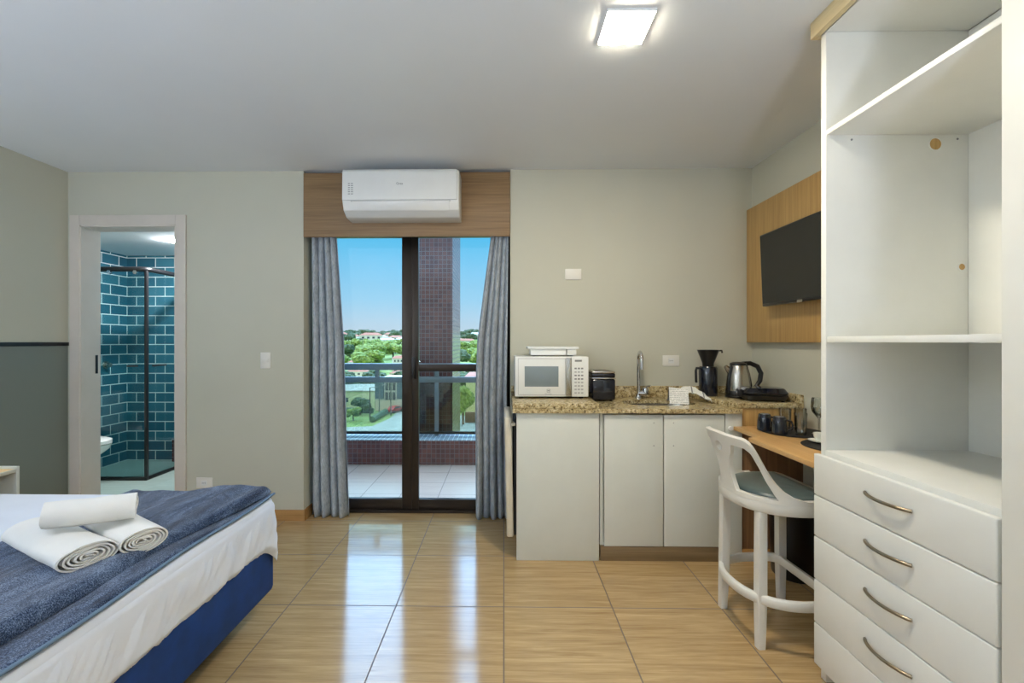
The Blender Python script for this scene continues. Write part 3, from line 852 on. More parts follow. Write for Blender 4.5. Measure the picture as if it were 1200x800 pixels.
for r in range(8):
    for c in range(3):
        box('button', mx0+.383+c*.021, mx0+.397+c*.021, my-.002, my+.001, mz0+.02+r*.0225, mz0+.03+r*.0225, 'grey' if r in (4, 5, 7) else 'button', cp, .0008)
for xx in (mx0+.04, mx1-.04):
    for yy in (my+.05, 3.22): lathe('foot', [(0, 0), (.016, 0), (.016, .012), (0, .012)], (xx, yy, ZT+.03), 'black', mw)
# white box on microwave
wb = thing('storage_box', (.33, 3.1, mz1), 'low white lidded box on top of the microwave', 'box')
box('box_body', .178, .478, 3.0, 3.22, mz1+.008, mz1+.047, 'whitegloss', wb, .003)
box('box_lid', .158, .492, 2.99, 3.23, mz1+.0475, mz1+.064, 'whitegloss', wb, .003)
box('latch', .408, .416, 2.996, 3.001, mz1+.009, mz1+.046, 'steel', wb, .001)
for xx in (.2, .45):
    for yy in (3.03, 3.19): lathe('foot', [(0, 0), (.01, 0), (.01, .009), (0, .009)], (xx, yy, mz1), 'grey', wb)

# toaster
t0, t1, ty0, ty1 = .585, .742, 3.03, 3.262
ta = thing('toaster', ((t0+t1)/2, 3.15, ZT), 'small black countertop appliance with silver bands beside the microwave', 'toaster')
box('body', t0, t1, ty0, ty1, ZT+.008, ZT+.148, 'navyblack', ta, .012, 3)
box('silver_band', t0-.001, t1+.001, ty0-.002, ty1, ZT+.149, ZT+.158, 'chrome', ta, .003)
box('upper_shell', t0+.001, t1-.001, ty0+.002, ty1, ZT+.159, ZT+.185, 'navyblack', ta, .006)
def slots():
    bm = bmesh.new(); bx(bm, t0+.002, t1-.002, ty0+.004, ty1-.002, ZT+.186, ZT+.199, .004); return bm
link('top_trim', slots(), 'steel', ta, smooth=True)
for xx in (t0+.05, t1-.05): box('bread_slot', xx-.014, xx+.014, ty0+.03, ty1-.03, ZT+.1985, ZT+.2, 'black', ta, 0)
box('lever', t1+.001, t1+.011, ty0+.06, ty0+.08, ZT+.06, ZT+.13, 'black', ta, .002)
for xx in (t0+.025, t1-.025):
    for yy in (ty0+.03, ty1-.03): lathe('foot', [(0, 0), (.01, 0), (.01, .008), (0, .008)], (xx, yy, ZT), 'black', ta)

# leaflet + cloth
lx, ly = 1.075, 2.93
def leaflet():
    bm = bmesh.new(); w = .115
    A = [(lx-.02, ly-.02, ZT+.002), (lx+.09, ly-.055, ZT+.001), (lx+.115, ly+.03, ZT+.088), (lx+.005, ly+.065, ZT+.10), (lx+.125, ly+.11, ZT+.02), (lx+.02, ly+.14, ZT+.002)]
    v = [bm.verts.new(p) for p in A]
    bm.faces.new((v[0], v[1], v[2], v[3])); bm.faces.new((v[3], v[2], v[4], v[5])); return bm
o = link('folded_leaflet', leaflet(), 'paper'); m = o.modifiers.new('t', 'SOLIDIFY'); m.thickness = .0008
tag(o, 'printed leaflet folded like a tent on the worktop right of the sink', 'leaflet')
def cloth():
    bm = bmesh.new(); nu, nv = 40, 26; g = []
    for i in range(nu+1):
        u = i/nu; row = []
        for j in range(nv+1):
            v_ = j/nv; x = 1.15+.19*u; y = 2.96+.13*v_+.02*math.sin(u*4)
            h = .088*math.sin(PI*min(1, max(0, .18+u*.78)))**.8*(.6+.4*math.sin(PI*v_)) + .014*noise.noise(Vector((u*6, v_*5, 1))) + .010*math.sin(v_*17+u*5)
            row.append(bm.verts.new((x, y, ZT+max(.004, h+.004))))
        g.append(row)
    for i in range(nu):
        for j in range(nv): bm.faces.new((g[i][j], g[i+1][j], g[i+1][j+1], g[i][j+1]))
    return bm
o = link('dish_cloth', cloth(), 'cloth', smooth=True, angle=180); m = o.modifiers.new('t', 'SOLIDIFY'); m.thickness = .002
tag(o, 'crumpled white cloth with thin black stripes beside the black coffee jug', 'cloth')

# coffee jug with filter cone
ZR = ZT+.03
jx, jy = 1.396, 3.13
jg = thing('coffee_jug', (jx, jy, ZR), 'black thermal coffee jug with a cone filter holder on top', 'coffee jug')
lathe('jug_body', [(0, 0), (.058, 0), (.06, .006), (.06, .185), (.054, .198), (0, .198)], (jx, jy, ZR), 'navyblack', jg)
tube('jug_handle', [(jx-.055, jy-.01, ZR+.185), (jx-.085, jy-.015, ZR+.187), (jx-.09, jy-.016, ZR+.17), (jx-.088, jy-.016, ZR+.10), (jx-.085, jy-.015, ZR+.09)], .0085, 'black', jg)
lathe('filter_holder', [(0, 0), (.036, 0), (.036, .02), (.07, .11), (.073, .112), (.068, .112), (.034, .024), (0, .02)], (jx+.0, jy, ZR+.199), 'black', jg)
tube('filter_handle', [(jx+.065, jy, ZR+.305), (jx+.092, jy, ZR+.306), (jx+.095, jy, ZR+.29)], .006, 'black', jg)
# kettle
kx, ky = 1.548, 3.03
kt = thing('electric_kettle', (kx, ky, ZR), 'stainless steel electric kettle with black handle in the counter corner', 'kettle')
lathe('power_base', [(0, 0), (.078, 0), (.08, .008), (.072, .02), (0, .02)], (kx, ky, ZR), 'black', kt)
lathe('kettle_body', [(0, .021), (.074, .021), (.076, .035), (.074, .08), (.066, .15), (.054, .205), (.05, .212), (0, .212)], (kx, ky, ZR), 'steel', kt, 40)
lathe('lower_band', [(.0755, .0), (.078, .003), (.0775, .022), (.0762, .026)], (kx, ky, ZR+.0205), 'black', kt, 40)
lathe('lid', [(0, .0), (.052, 0), (.05, .012), (.03, .02), (0, .022)], (kx, ky, ZR+.2125), 'black', kt)
def spout():
    bm = bmesh.new(); tube_bm(bm, [(kx-.05, ky, ZR+.165), (kx-.066, ky-.002, ZR+.185), (kx-.085, ky-.003, ZR+.205)], [.022, .018, .012], 14); return bm
link('spout', spout(), 'steel', kt, smooth=True)
tube('gauge_strip', [(kx-.074, ky-.02, ZR+.03), (kx-.073, ky-.02, ZR+.09), (kx-.063, ky-.02, ZR+.16), (kx-.052, ky-.018, ZR+.205)], .010, 'black', kt)
hp = [(kx+.02, ky-.01, ZR+.222), (kx+.07, ky-.015, ZR+.225), (kx+.115, ky-.02, ZR+.205), (kx+.137, ky-.022, ZR+.16), (kx+.13, ky-.022, ZR+.11), (kx+.105, ky-.02, ZR+.07), (kx+.075, ky-.015, ZR+.06)]
tube('handle', hp, [.014, .015, .0155, .0155, .015, .013, .012], 'black', kt, 12)
tube('handle_strut', [(kx+.045, ky-.012, ZR+.215), (kx+.062, ky-.014, ZR+.15), (kx+.078, ky-.014, ZR+.06)], .009, 'black', kt)
# sandwich maker
sm = thing('sandwich_maker', (1.59, 2.86, ZR), 'closed black sandwich press lying in front of the kettle', 'sandwich maker')
def slab(z0, z1, s0, s1):
    bm = bmesh.new(); n = 40; R = []
    for z, s in ((z0, s0*.96), (z0+.006, s0), (z1-.006, s1), (z1, s1*.93)):
        r = []
        for k in range(n):
            t = 2*PI*k/n; c, q = math.cos(t), math.sin(t); e = .45
            r.append(bm.verts.new((.128*s*math.copysign(abs(c)**e, c), .088*s*math.copysign(abs(q)**e, q), z)))
        R.append(r)
    for A, B in zip(R, R[1:]):
        for k in range(n): bm.faces.new((A[k], A[(k+1) % n], B[(k+1) % n], B[k]))
    bm.faces.new(R[0][::-1]); bm.faces.new(R[-1]); return bm
WL['sandwich_maker'] = Vector((0, 0, 0))
link('lower_shell', slab(.008, .042, .9, 1.0), 'black', sm, smooth=True, origin=(0, 0, 0))
link('upper_shell', slab(.045, .082, 1.0, .86), 'navyblack', sm, smooth=True, origin=(0, 0, 0))
bm = bmesh.new(); bx(bm, -.15, -.12, -.035, .035, .022, .07, .008, 3); link('handle', bm, 'black', sm, smooth=True, origin=(0, 0, 0))
bm = bmesh.new(); bx(bm, -.155, -.149, -.012, .012, .036, .056, .002, 2); link('latch', bm, 'chrome', sm, smooth=True, origin=(0, 0, 0))
for xx in (-.09, .09):
    for yy in (-.06, .06): lathe('foot', [(0, 0), (.01, 0), (.01, .009), (0, .009)], (xx, yy, 0), 'black', sm, origin=(xx, yy, 0))
sm.location = (1.617, 2.86, ZR); sm.rotation_euler = (0, 0, math.radians(-14))

# ------------------------------------------------------------------ desk side
dk = thing('wall_desk', (1.55, 2.3, 0), 'light oak wall desk with a stepped front edge between counter and wardrobe', 'desk')
prism('desk_top', [(1.36, 2.728), (1.36, 2.44), (1.28, 2.40), (1.28, 1.79), (XR-.004, 1.79), (XR-.004, 2.728)], 'Z', .778, .80, 'desk', dk, .0015)
box('end_panel', 1.415, XR-.002, 2.73, 2.748, .0, .777, 'darkwood', dk, .001)
box('riser_panel', 1.392, XR-.002, 2.73, 2.748, .778, .9045, 'oakv', dk, .001)
box('skirting_strip', 1.40, XR-.014, 2.715, 2.7295, 0, .07, 'base', dk, .001)
def on_desk(name, label, cat, x, y, group=None): return thing(name, (x, y, .80), label, cat, group)
def placemat(x, y, label):
    o = lathe('placemat', [(0, 0), (.165, 0), (.167, .002), (.165, .004), (0, .004)], (x, y, .801), 'blackmat', None, 48)
    tag(o, label, 'placemat'); return o
placemat(1.605, 2.54, 'round black placemat under the mugs and glasses')
placemat(1.605, 2.18, 'round black placemat at the near end of the desk, empty')
def mug(x, y, rz, label):
    t = thing('mug', (0, 0, 0), label, 'mug')
    WL[t.name] = Vector((0, 0, 0))
    lathe('mug_body', [(.036, 0), (.038, .002), (.036, .05), (.030, .088), (.027, .092), (.024, .092), (.024, .089), (0, .089)], (0, 0, 0), 'navyblack', t, 32, origin=(0, 0, 0))
    lathe('base_ring', [(0, .0895), (.0235, .0895), (.0235, .091), (0, .091)], (0, 0, 0), 'grey', t, 24, origin=(0, 0, 0))
    tube('handle', [(.033, 0, .075), (.055, 0, .07), (.060, 0, .05), (.055, 0, .028), (.036, 0, .02)], .005, 'navyblack', t, 8, origin=(0, 0, 0))
    t.location = (x, y, .806); t.rotation_euler = (0, 0, rz); return t
mug(1.462, 2.575, math.radians(-20), 'black mug standing upside down, left one of the pair')
mug(1.487, 2.478, math.radians(-35), 'black mug standing upside down beside the drinking glasses')
def tumbler(x, y, label):
    o = lathe('drinking_glass', [(0, 0), (.026, 0), (.028, .004), (.032, .115), (.0305, .115), (.0265, .010), (0, .008)], (x, y, .806), 'drink', None, 28)
    tag(o, label, 'glass', None); return o
tumbler(1.60, 2.615, 'clear tumbler directly behind the black mugs on the placemat')
tumbler(1.69, 2.62, 'clear tumbler closest to the wall on the placemat')
tumbler(1.585, 2.455, 'clear tumbler nearest the desk edge beside the black mugs')
wg = lathe('wine_glass', [(0, 0), (.032, 0), (.033, .002), (.008, .006), (.0035, .012), (.0035, .085), (.012, .095), (.032, .12), (.037, .15), (.033, .195), (.0318, .195), (.0355, .15), (.0305, .122), (.010, .1), (0, .098)], (1.682, 2.455, .806), 'drink', None, 32)
tag(wg, 'clear stemmed wine glass at the edge of the tall wardrobe', 'wine glass')
cu = thing('tea_cup', (1.555, 2.26, .80), 'white cup on a saucer, half hidden by the wardrobe', 'cup')
lathe('saucer', [(0, 0), (.03, 0), (.055, .008), (.056, .010), (.03, .004), (0, .004)], (1.562, 2.265, .806), 'porcelain', cu)
lathe('cup', [(0, 0), (.02, 0), (.03, .02), (.034, .04), (.032, .04), (.028, .02), (0, .005)], (1.562, 2.265, .811), 'porcelain', cu)
# waste bin
bn = thing('waste_bin', (1.635, 2.58, 0), 'tall black waste bin under the desk', 'bin')
lathe('bin_body', [(0, 0), (.110, 0), (.115, .01), (.128, .46), (.122, .46), (.11, .02), (0, .015)], (1.63, 2.575, 0), 'black', bn, 40)
lathe('bin_rim', [(.129, 0), (.134, .005), (.133, .015), (.120, .016), (.1205, .002)], (1.63, 2.575, .459), 'black', bn, 40)

# TV panel and TV
pn = box('tv_backing_panel', 1.735, 1.755, 1.85, 3.278, 1.297, 2.24, 'oakv', bev=.001)
tag(pn, 'oak veneer board on the right wall behind the television', 'wall panel')
box('mounting_batten', 1.756, XR-.001, 1.9, 3.2, 1.36, 1.44, 'oakv', pn, 0)
box('mounting_batten', 1.756, XR-.001, 1.9, 3.2, 2.1, 2.18, 'oakv', pn, 0)
tv = thing('television', (0, 0, 0), 'black flat television mounted on the oak panel', 'television')
WL[tv.name] = Vector((0, 0, 0))
W2, H2 = .365, .226
link('tv_case', bx(bmesh.new(), -.008, .03, -W2, W2, -H2, H2, .005, 3), 'black', tv, smooth=True, origin=(0, 0, 0))
link('screen', bx(bmesh.new(), -.0095, -.0078, -W2+.009, W2-.009, -H2+.018, H2-.009), 'screen', tv, origin=(0, 0, 0))
link('rear_housing', bx(bmesh.new(), .03, .055, -.2, .2, -.17, .08, .008, 2), 'black', tv, smooth=True, origin=(0, 0, 0))
link('wall_bracket', bx(bmesh.new(), .055, .088, -.09, .09, -.1, .1, .002, 1), 'black', tv, origin=(0, 0, 0))
link('logo_plate', bx(bmesh.new(), -.0105, -.008, -.028, .018, -H2-.003, -H2+.011), 'steel', tv, origin=(0, 0, 0))
tv.location = (1.643, 2.555, 1.75); tv.rotation_euler = (0, math.radians(-2.2), 0)

# wardrobe
WX, WF = 1.23, 1.212
wd = thing('wardrobe', (1.5, 1.3, 0), 'tall white open wardrobe with shelves above curved-handle drawers', 'wardrobe')
WT = 2.50
sp = box('side_panel', WX, XR-.004, 1.756, 1.784, 0, WT, 'white', wd, .0015)
box('side_panel', WX, XR-.004, 1.108, 1.128, 0, WT, 'white', wd, .0015)
box('side_panel', WX, XR-.004, .50, .52, 0, WT, 'white', wd, .0015)
box('back_panel', XR-.016, XR-.004, .521, 1.755, .1, WT-.02, 'white', wd, 0)
box('top_board', WX, XR-.017, 1.129, 1.755, WT-.018, WT, 'white', wd, .001)
box('top_board', WX, XR-.017, .521, 1.107, WT-.018, WT, 'white', wd, .001)
box('upper_shelf', WX, XR-.017, 1.129, 1.755, 2.088, 2.107, 'white', wd, .001)
box('middle_shelf', WX+.002, XR-.017, 1.129, 1.755, 1.298, 1.32, 'white', wd, .001)
box('drawer_top_board', WX-.004, XR-.017, 1.129, 1.755, .862, .888, 'white', wd, .003)
box('bottom_board', WX, XR-.017, 1.129, 1.755, .07, .088, 'white', wd, .001)
box('plinth', WX+.035, WX+.05, .52, 1.755, 0, .069, 'toe', wd, .001)
box('door', WF-.006, WF+.014, .505, 1.122, .05, WT-.005, 'white', wd, .002)
zs = [.868, .7075, .548, .382, .214, .052]
for i in range(5):
    zt_, zb_ = zs[i], zs[i+1]+.003
    d = box('drawer', WF-.006, WF+.014, 1.132, 1.79, zb_, zt_, 'white', wd, .004, 3)
    zc = zb_+(zt_-zb_)*.62-.009
    y0, y1 = 1.362, 1.537
    pts = []
    for k in range(17):
        q = k/16; y = y1+(y0-y1)*q; pts.append((WF-.006-.026*math.sin(PI*q)**.7-.001, y, zc))
    bm = bmesh.new(); tube_bm(bm, pts, .0055, 10); 
    link('handle', bm, 'nickel', d, smooth=True, angle=60)
def hole(y, z, x, r, name):
    bm = bmesh.new(); 
    return bm
for (xx, zz, r, mt) in ((1.62, 2.07, .012, 0), (1.625, 1.565, .010, 0)): pass
# holes drilled in the far side panel (plane y = 1.756)
def ratio_x(px): a = (px-582)/533; return (a*math.cos(YAW)-math.sin(YAW))/(math.cos(YAW)+a*math.sin(YAW))
for (px, zz, r, m) in ((1096, 2.052, .024, 'oakv'), (1127, 1.585, .014, 'oakv')):
    hx = ratio_x(px)*1.756
    bm = bmesh.new(); tube_bm(bm, [(hx, 1.7555, zz), (hx, 1.7572, zz)], r, 28); link('cable_hole', bm, m, sp, smooth=True)
    pts = [(hx+r*1.0*math.cos(2*PI*k/28), 1.7553, zz+r*1.0*math.sin(2*PI*k/28)) for k in range(28)]
    tube('hole_rim', pts, .0025, 'white', sp, 6, closed=True)
bm = bmesh.new()
for px, zz in ((998, 2.083), (1122, 2.083)):
    hx = ratio_x(px)*1.756; tube_bm(bm, [(hx, 1.7548, zz-.012), (hx, 1.7565, zz-.012)], .004, 10)
link('screw_head', bm, 'grey', sp)
wc = box('ceiling_filler_board', WX-.03, WX-.008, .50, 1.80, WT-.02, ZC-.001, 'inboard', bev=.001)
tag(wc, 'wood filler board between the top of the wardrobe and ceiling', 'board')
box('return_board', WX-.008, XR-.004, 1.786, 1.80, WT-.02, ZC-.001, 'inboard', wc, .001)

# ------------------------------------------------------------------ bar stool
st = thing('bar_stool', (0, 0, 0), 'white bar stool with curved cut-out back and grey-green seat', 'bar stool')
WL[st.name] = Vector((0, 0, 0))
RB = .232
def outline(off=0, n=48, front=.155, cr=.05):
    """D-shaped outline, curved back at -x, straight front at +x"""
    pts = []; R = RB+off; f = front+off; c = cr+off*.5
    for k in range(n+1):
        a = PI/2 + PI*k/n; e = .88; ca, sa = math.cos(a), math.sin(a)
        pts.append((R*math.copysign(abs(ca)**e, ca), R*math.copysign(abs(sa)**e, sa)))
    for k in range(9):
        a = -PI/2+PI/2*k/8; pts.append((f-c+c*math.cos(a), -R+c+c*math.sin(a)))
    for k in range(9):
        a = PI/2*k/8; pts.append((f-c+c*math.cos(a), R-c+c*math.sin(a)))
    return pts
def ringsolid(o_out, o_in, z0, z1):
    bm = bmesh.new(); A = outline(o_out); B = outline(o_in); n = len(A)
    e = .006
    lay = [([(x, y) for x, y in B], z0), (A, z0)]
    ao = outline(o_out-.005); bi = outline(o_in+.004)
    L = [[bm.verts.new((x, y, z)) for x, y in P] for P, z in ((B, z0+e), (bi, z0), (ao, z0), (A, z0+e), (A, z1-e), (ao, z1), (bi, z1), (B, z1-e))]
    for i in range(8):
        P, Q = L[i], L[(i+1) % 8]
        for k in range(n): bm.faces.new((P[k], P[(k+1) % n], Q[(k+1) % n], Q[k]))
    bmesh.ops.recalc_face_normals(bm, faces=bm.faces); return bm
link('seat_frame', ringsolid(0, -.035, .578, .640), 'stoolw', st, smooth=True, origin=(0, 0, 0), angle=50)
def cushion():
    bm = bmesh.new(); L = []
    for off, z in ((-.04, .60), (-.037, .634), (-.042, .646), (-.06, .655), (-.11, .661), (-.16, .663), (-.2, .664)):
        L.append([bm.verts.new((x, y, z)) for x, y in outline(off, front=.155)])
    n = len(L[0])
    for P, Q in zip(L, L[1:]):
        for k in range(n): bm.faces.new((P[k], P[(k+1) % n], Q[(k+1) % n], Q[k]))
    bm.faces.new(L[0][::-1]); bm.faces.new(L[-1]); bmesh.ops.recalc_face_normals(bm, faces=bm.faces); return bm
link('seat', cushion(), 'teal_cush', st, smooth=True, origin=(0, 0, 0), angle=60)
link('foot_ring', ringsolid(.0, -.024, .188, .228), 'stoolw', st, smooth=True, origin=(0, 0, 0), angle=50)
for (xx, yy) in ((-.165, -.142), (-.165, .142), (.155, .205), (.155, -.205)):
    bm = bmesh.new(); w = .0185
    R = []
    for z, dx, dy, s in ((0, .0, .0, .9), (.2, 0, 0, 1), (.4, 0, 0, 1), (.58, 0, 0, 1.05)):
        sx = math.copysign(1, xx); sy = math.copysign(1, yy)
        sp_ = .012*(1-z/.58)**2
        c = (xx+sx*sp_*.6, yy+sy*sp_*.6)
        R.append([bm.verts.new((c[0]+a*w*s, c[1]+b*w*s, z)) for a, b in ((-1, -1), (1, -1), (1, 1), (-1, 1))])
    for A, B in zip(R, R[1:]):
        for k in range(4): bm.faces.new((A[k], A[(k+1) % 4], B[(k+1) % 4], B[k]))
    bm.faces.new(R[0][::-1]); bm.faces.new(R[-1])
    bmesh.ops.bevel(bm, geom=[e for e in bm.edges if abs(e.verts[0].co.z-e.verts[1].co.z) > .01], offset=.006, segments=2, profile=.5, affect='EDGES')
    link('leg', bm, 'stoolw', st, smooth=True, origin=(xx, yy, 0))
def stool_back():
    bm = bmesh.new(); NU, NV = 300, 110
    tab = [(0, .893), (30, .886), (36, .868), (42, .818), (48, .765), (56, .715), (65, .678), (75, .655), (86, .642), (92, .640)]
    def ztop(p): return lerp(abs(p), tab)
    g = {}; zb = .625
    def openat(p, z):
        ap = abs(p); zt_ = ztop(p)
        if z < .643: return False
        # centre splat: narrow waist, flaring to the top rail
        q = (z-.64)/.25
        half = 14 - 9*math.sin(min(1, q/.7)*PI)*.6 + max(0, q-.66)*12
        # rail / arm thickness measured vertically
        rail = .036 + .016*max(0, (ap-34)/20) if ap < 60 else .058
        if ap > half and z < zt_-rail:
            # round the top of the opening
            return True
        # small slot in the splat
        e = (p/3.8)**2 + ((z-.83)/.022)**2
        return e < 1
    for i in range(NU+1):
        p = -92+184*i/NU; a = PI + math.radians(p)
        for j in range(NV+1):
            t = j/NV; z = zb+(ztop(p)-zb)*t
            lean = .055*max(0, (z-.64)/.25)**1.3
            R = RB-.008+lean; e = .88; ca, sa = math.cos(a), math.sin(a)
            g[i, j] = bm.verts.new((R*math.copysign(abs(ca)**e, ca), R*math.copysign(abs(sa)**e, sa), z))
            g[i, j].tag = False
    for i in range(NU):
        for j in range(NV):
            p = -92+184*(i+.5)/NU; z = zb+(ztop(p)-zb)*(j+.5)/NV
            if not openat(p, z): bm.faces.new((g[i, j], g[i, j+1], g[i+1, j+1], g[i+1, j]))
    bmesh.ops.delete(bm, geom=[v for v in bm.verts if not v.link_faces], context='VERTS')
    for _ in range(7):
        bv = [v for v in bm.verts if v.is_boundary]
        new = {}
        for v in bv:
            nb = [e.other_vert(v).co for e in v.link_edges if e.is_boundary]
            if len(nb) == 2 and v.co.z > .63: new[v] = v.co*.4 + (nb[0]+nb[1])*.3
        for v, c in new.items(): v.co = c
    bmesh.ops.recalc_face_normals(bm, faces=bm.faces)
    return bm
o = link('backrest', stool_back(), 'stoolw', st, smooth=True, origin=(0, 0, 0), angle=60)
m = o.modifiers.new('thickness', 'SOLIDIFY'); m.thickness = .020; m.offset = 0
m = o.modifiers.new('round', 'BEVEL'); m.width = .004; m.segments = 2; m.limit_method = 'ANGLE'; m.angle_limit = math.radians(50)
st.location = (1.255, 2.112, 0); st.rotation_euler = (0, 0, math.radians(3))

# ------------------------------------------------------------------ balcony
struct(box('floor_balcony', -3.6, 2.6, NY, 5.25, -.22, -.02, 'balcony', bev=0))
struct(box('wall_outer_left', -3.6, NX0-.12, NY, NY+.06, -.02, ZC, 'bld_white', bev=0)) if False else None
pr = box('parapet', -3.6, 2.6, 4.88, 5.22, -.02, .236, 'mosaic', bev=0)
struct(pr); pr.name = 'wall_parapet'
o = box('trim_2', -3.6, 2.6, 4.87, 5.24, .2365, .25, 'mosaic_top', bev=.002); struct(o)
rl = thing('balcony_railing', (-.5, 5.1, .25), 'grey metal balcony railing with glass infill outside the door', 'railing')
RY = 5.08
box('top_rail', -3.6, 2.6, RY-.03, RY+.03, .985, 1.06, 'alu', rl, .008)
box('lower_rail', -3.6, 2.6, RY-.02, RY+.02, .845, .91, 'alu', rl, .006)
box('bottom_rail', -3.6, 2.6, RY-.02, RY+.02, .27, .30, 'bronze', rl, .003)
for xx in (-3.2, -2.45, -1.42, -.75, .25, 1.3, 2.4): 
    bm = bmesh.new()
    if xx != -1.42: bx(bm, xx-.022, xx+.022, RY-.018, RY+.018, .2505, .845, .003)
    bx(bm, xx-.022, xx+.022, RY-.018, RY+.018, .91, .985, .003)
    link('post', bm, 'alu', rl, smooth=True)
xs = [-3.2, -2.45, -1.42, -.75, .25, 1.3, 2.4]
xs.remove(-1.42)
for a, b in zip(xs, xs[1:]): box('glass_pane', a+.023, b-.023, RY-.003, RY+.003, .301, .844, 'railglass', rl, 0)
def pillar():
    bm = bmesh.new(); bx(bm, -1.10, -.595, 5.26, 6.2, -3, 3.6, 0)
    return bm
pl = link('facade_pillar', pillar(), 'mosaic'); tag(pl, 'brown mosaic-tiled pillar rising just beyond the balcony railing', 'pillar')
struct(box('wall_upper_sun_block', -5, 4, -3, NY, ZC+.2, 9, 'bld_white', bev=0))  # unseen mass added above the room to keep sun off balcony and pillar

# ------------------------------------------------------------------ city beyond
G0 = -14.0
def gz(y):
    if y < 190: return G0
    t = min(1, (y-190)/430); return G0 + 22.5*(t**.8)
def terrain():
    bm = bmesh.new(); ys = [12, 60, 100, 150, 190] + [190+430*k/24 for k in range(1, 25)] + [760, 1000]; X = [-900+60*k for k in range(31)]
    g = [[bm.verts.new((x, y, gz(y)+(2.5*noise.noise(Vector((x*.008, y*.008, 0))) if y > 260 else 0))) for x in X] for y in ys]
    for i in range(len(ys)-1):
        for j in range(len(X)-1): bm.faces.new((g[i][j], g[i][j+1], g[i+1][j+1], g[i+1][j]))
    return bm
te = link('ground', terrain(), 'lawn'); te['kind'] = 'structure'
def flat(name, poly, z, mat, label, cat):
    o = prism(name, poly, 'Z', z-.15, z, mat); tag(o, label, cat); return o
def rx(px, Y): return ratio_x(px)*Y
rd = prism('road', [(rx(380, 72), 72), (rx(640, 72), 72), (rx(640, 85), 85), (rx(500, 99), 99), (rx(466, 99), 99), (rx(456, 90), 90), (rx(436, 82), 82), (rx(380, 80), 80)], 'Z', G0, G0+.06, 'road')
struct(rd); rd.name = 'floor_street'
def hipbox(t, x0, x1, y0, y1, z0, z1, wall, roof, rh=1.6, name='walls'):
    w = box(name, x0, x1, y0, y1, z0, z1, wall, t, 0)
    bm = bmesh.new(); o_ = .4; b = [bm.verts.new(p) for p in ((x0-o_, y0-o_, z1), (x1+o_, y0-o_, z1), (x1+o_, y1+o_, z1), (x0-o_, y1+o_, z1))]
    cy = (y0+y1)/2; q = min((x1-x0), (y1-y0))*.3
    r = [bm.verts.new((x0+q, cy, z1+rh)), bm.verts.new((x1-q, cy, z1+rh))]
    bm.faces.new((b[0], b[1], r[1], r[0])); bm.faces.new((b[2], b[3], r[0], r[1])); bm.faces.new((b[1], b[2], r[1])); bm.faces.new((b[3], b[0], r[0])); bm.faces.new(b[::-1])
    link('roof', bm, roof, t)
    return w
def windows(t, x0, x1, y, z0, z1, nx, nz, ww, wh, mat='winglass'):
    for i in range(nx):
        for j in range(nz):
            cx = x0+(x1-x0)*(i+.5)/nx; cz = z0+(z1-z0)*(j+.5)/nz
            box('window', cx-ww/2, cx+ww/2, y-.12, y+.02, cz-wh/2, cz+wh/2, mat, t, 0)
# pale mint hall
Y = 104
t = thing('hall_building', (rx(420, Y), Y, G0), 'long pale mint building with a grey roof seen under the lower rail', 'building')
x0, x1 = rx(380, Y), rx(439, Y)
box('walls', x0, x1, Y, Y+16, G0, G0+3.9, 'mint', t, 0) 
box('roof', x0-.3, x1+.3, Y-.3, Y+16.3, G0+3.9, G0+4.15, 'roofg', t, 0)
box('window', rx(405, Y), rx(408, Y), Y-.1, Y+.02, G0+1.5, G0+2.5, 'winglass', t, 0)
# mixed block with mullions and blue cladding
Y = 101
t = thing('office_building', (rx(456, Y), Y, G0), 'low office block with blue-grey corner and tall white mullions', 'building')
box('walls', rx(440, Y), rx(505, Y), Y, Y+12, G0, G0+7.0, 'bld_white', t, 0)
box('corner_cladding', rx(440, Y), rx(450, Y), Y-.4, Y-.01, G0+2.7, G0+6.6, 'bld_blue', t, 0)
windows(t, rx(451, Y), rx(464, Y), Y, G0+2.2, G0+6.4, 3, 2, .62, 1.7)
box('corner_cladding', rx(465.5, Y), rx(476, Y), Y-.4, Y-.01, G0+2.7, G0+6.4, 'bld_blue', t, 0)
windows(t, rx(478, Y), rx(503, Y), Y, G0+1, G0+6.4, 4, 2, 1.0, 1.6)
# pale yellow building at right
Y = 95
t = thing('apartment_building', (rx(560, Y), Y, G0), 'pale yellow-green building wall behind the right curtain edge', 'building')
box('walls', rx(546, Y), rx(640, Y), Y, Y+14, G0, G0+7.6, 'bld_yell', t, 0)
box('roof', rx(546, Y)-.3, rx(640, Y)+.3, Y-.3, Y+14.3, G0+7.6, G0+8.1, 'roof', t, 0)
box('brown_band', rx(545, 86), rx(640, 86), 86, 86.6, G0, G0+2.0, 'bld_brown', t, 0)
windows(t, rx(575, Y), rx(640, Y), Y, G0+1, G0+7, 5, 2, 1.3, 1.5)
# garden wall / hedge lines
o = box('hedge', rx(392, 97), rx(437, 97), 97, 98, G0, G0+1.1, 'hedge', bev=.3); tag(o, 'clipped dark hedge in front of the pale mint building', 'hedge')
bmh = bmesh.new(); tube_bm(bmh, [(rx(436, 86), 86, G0+.6), (rx(452, 96), 96, G0+.6)], .6, 8); o = link('hedge', bmh, 'hedge', smooth=True); tag(o, 'sloping green hedge running along the pavement by the street', 'hedge')
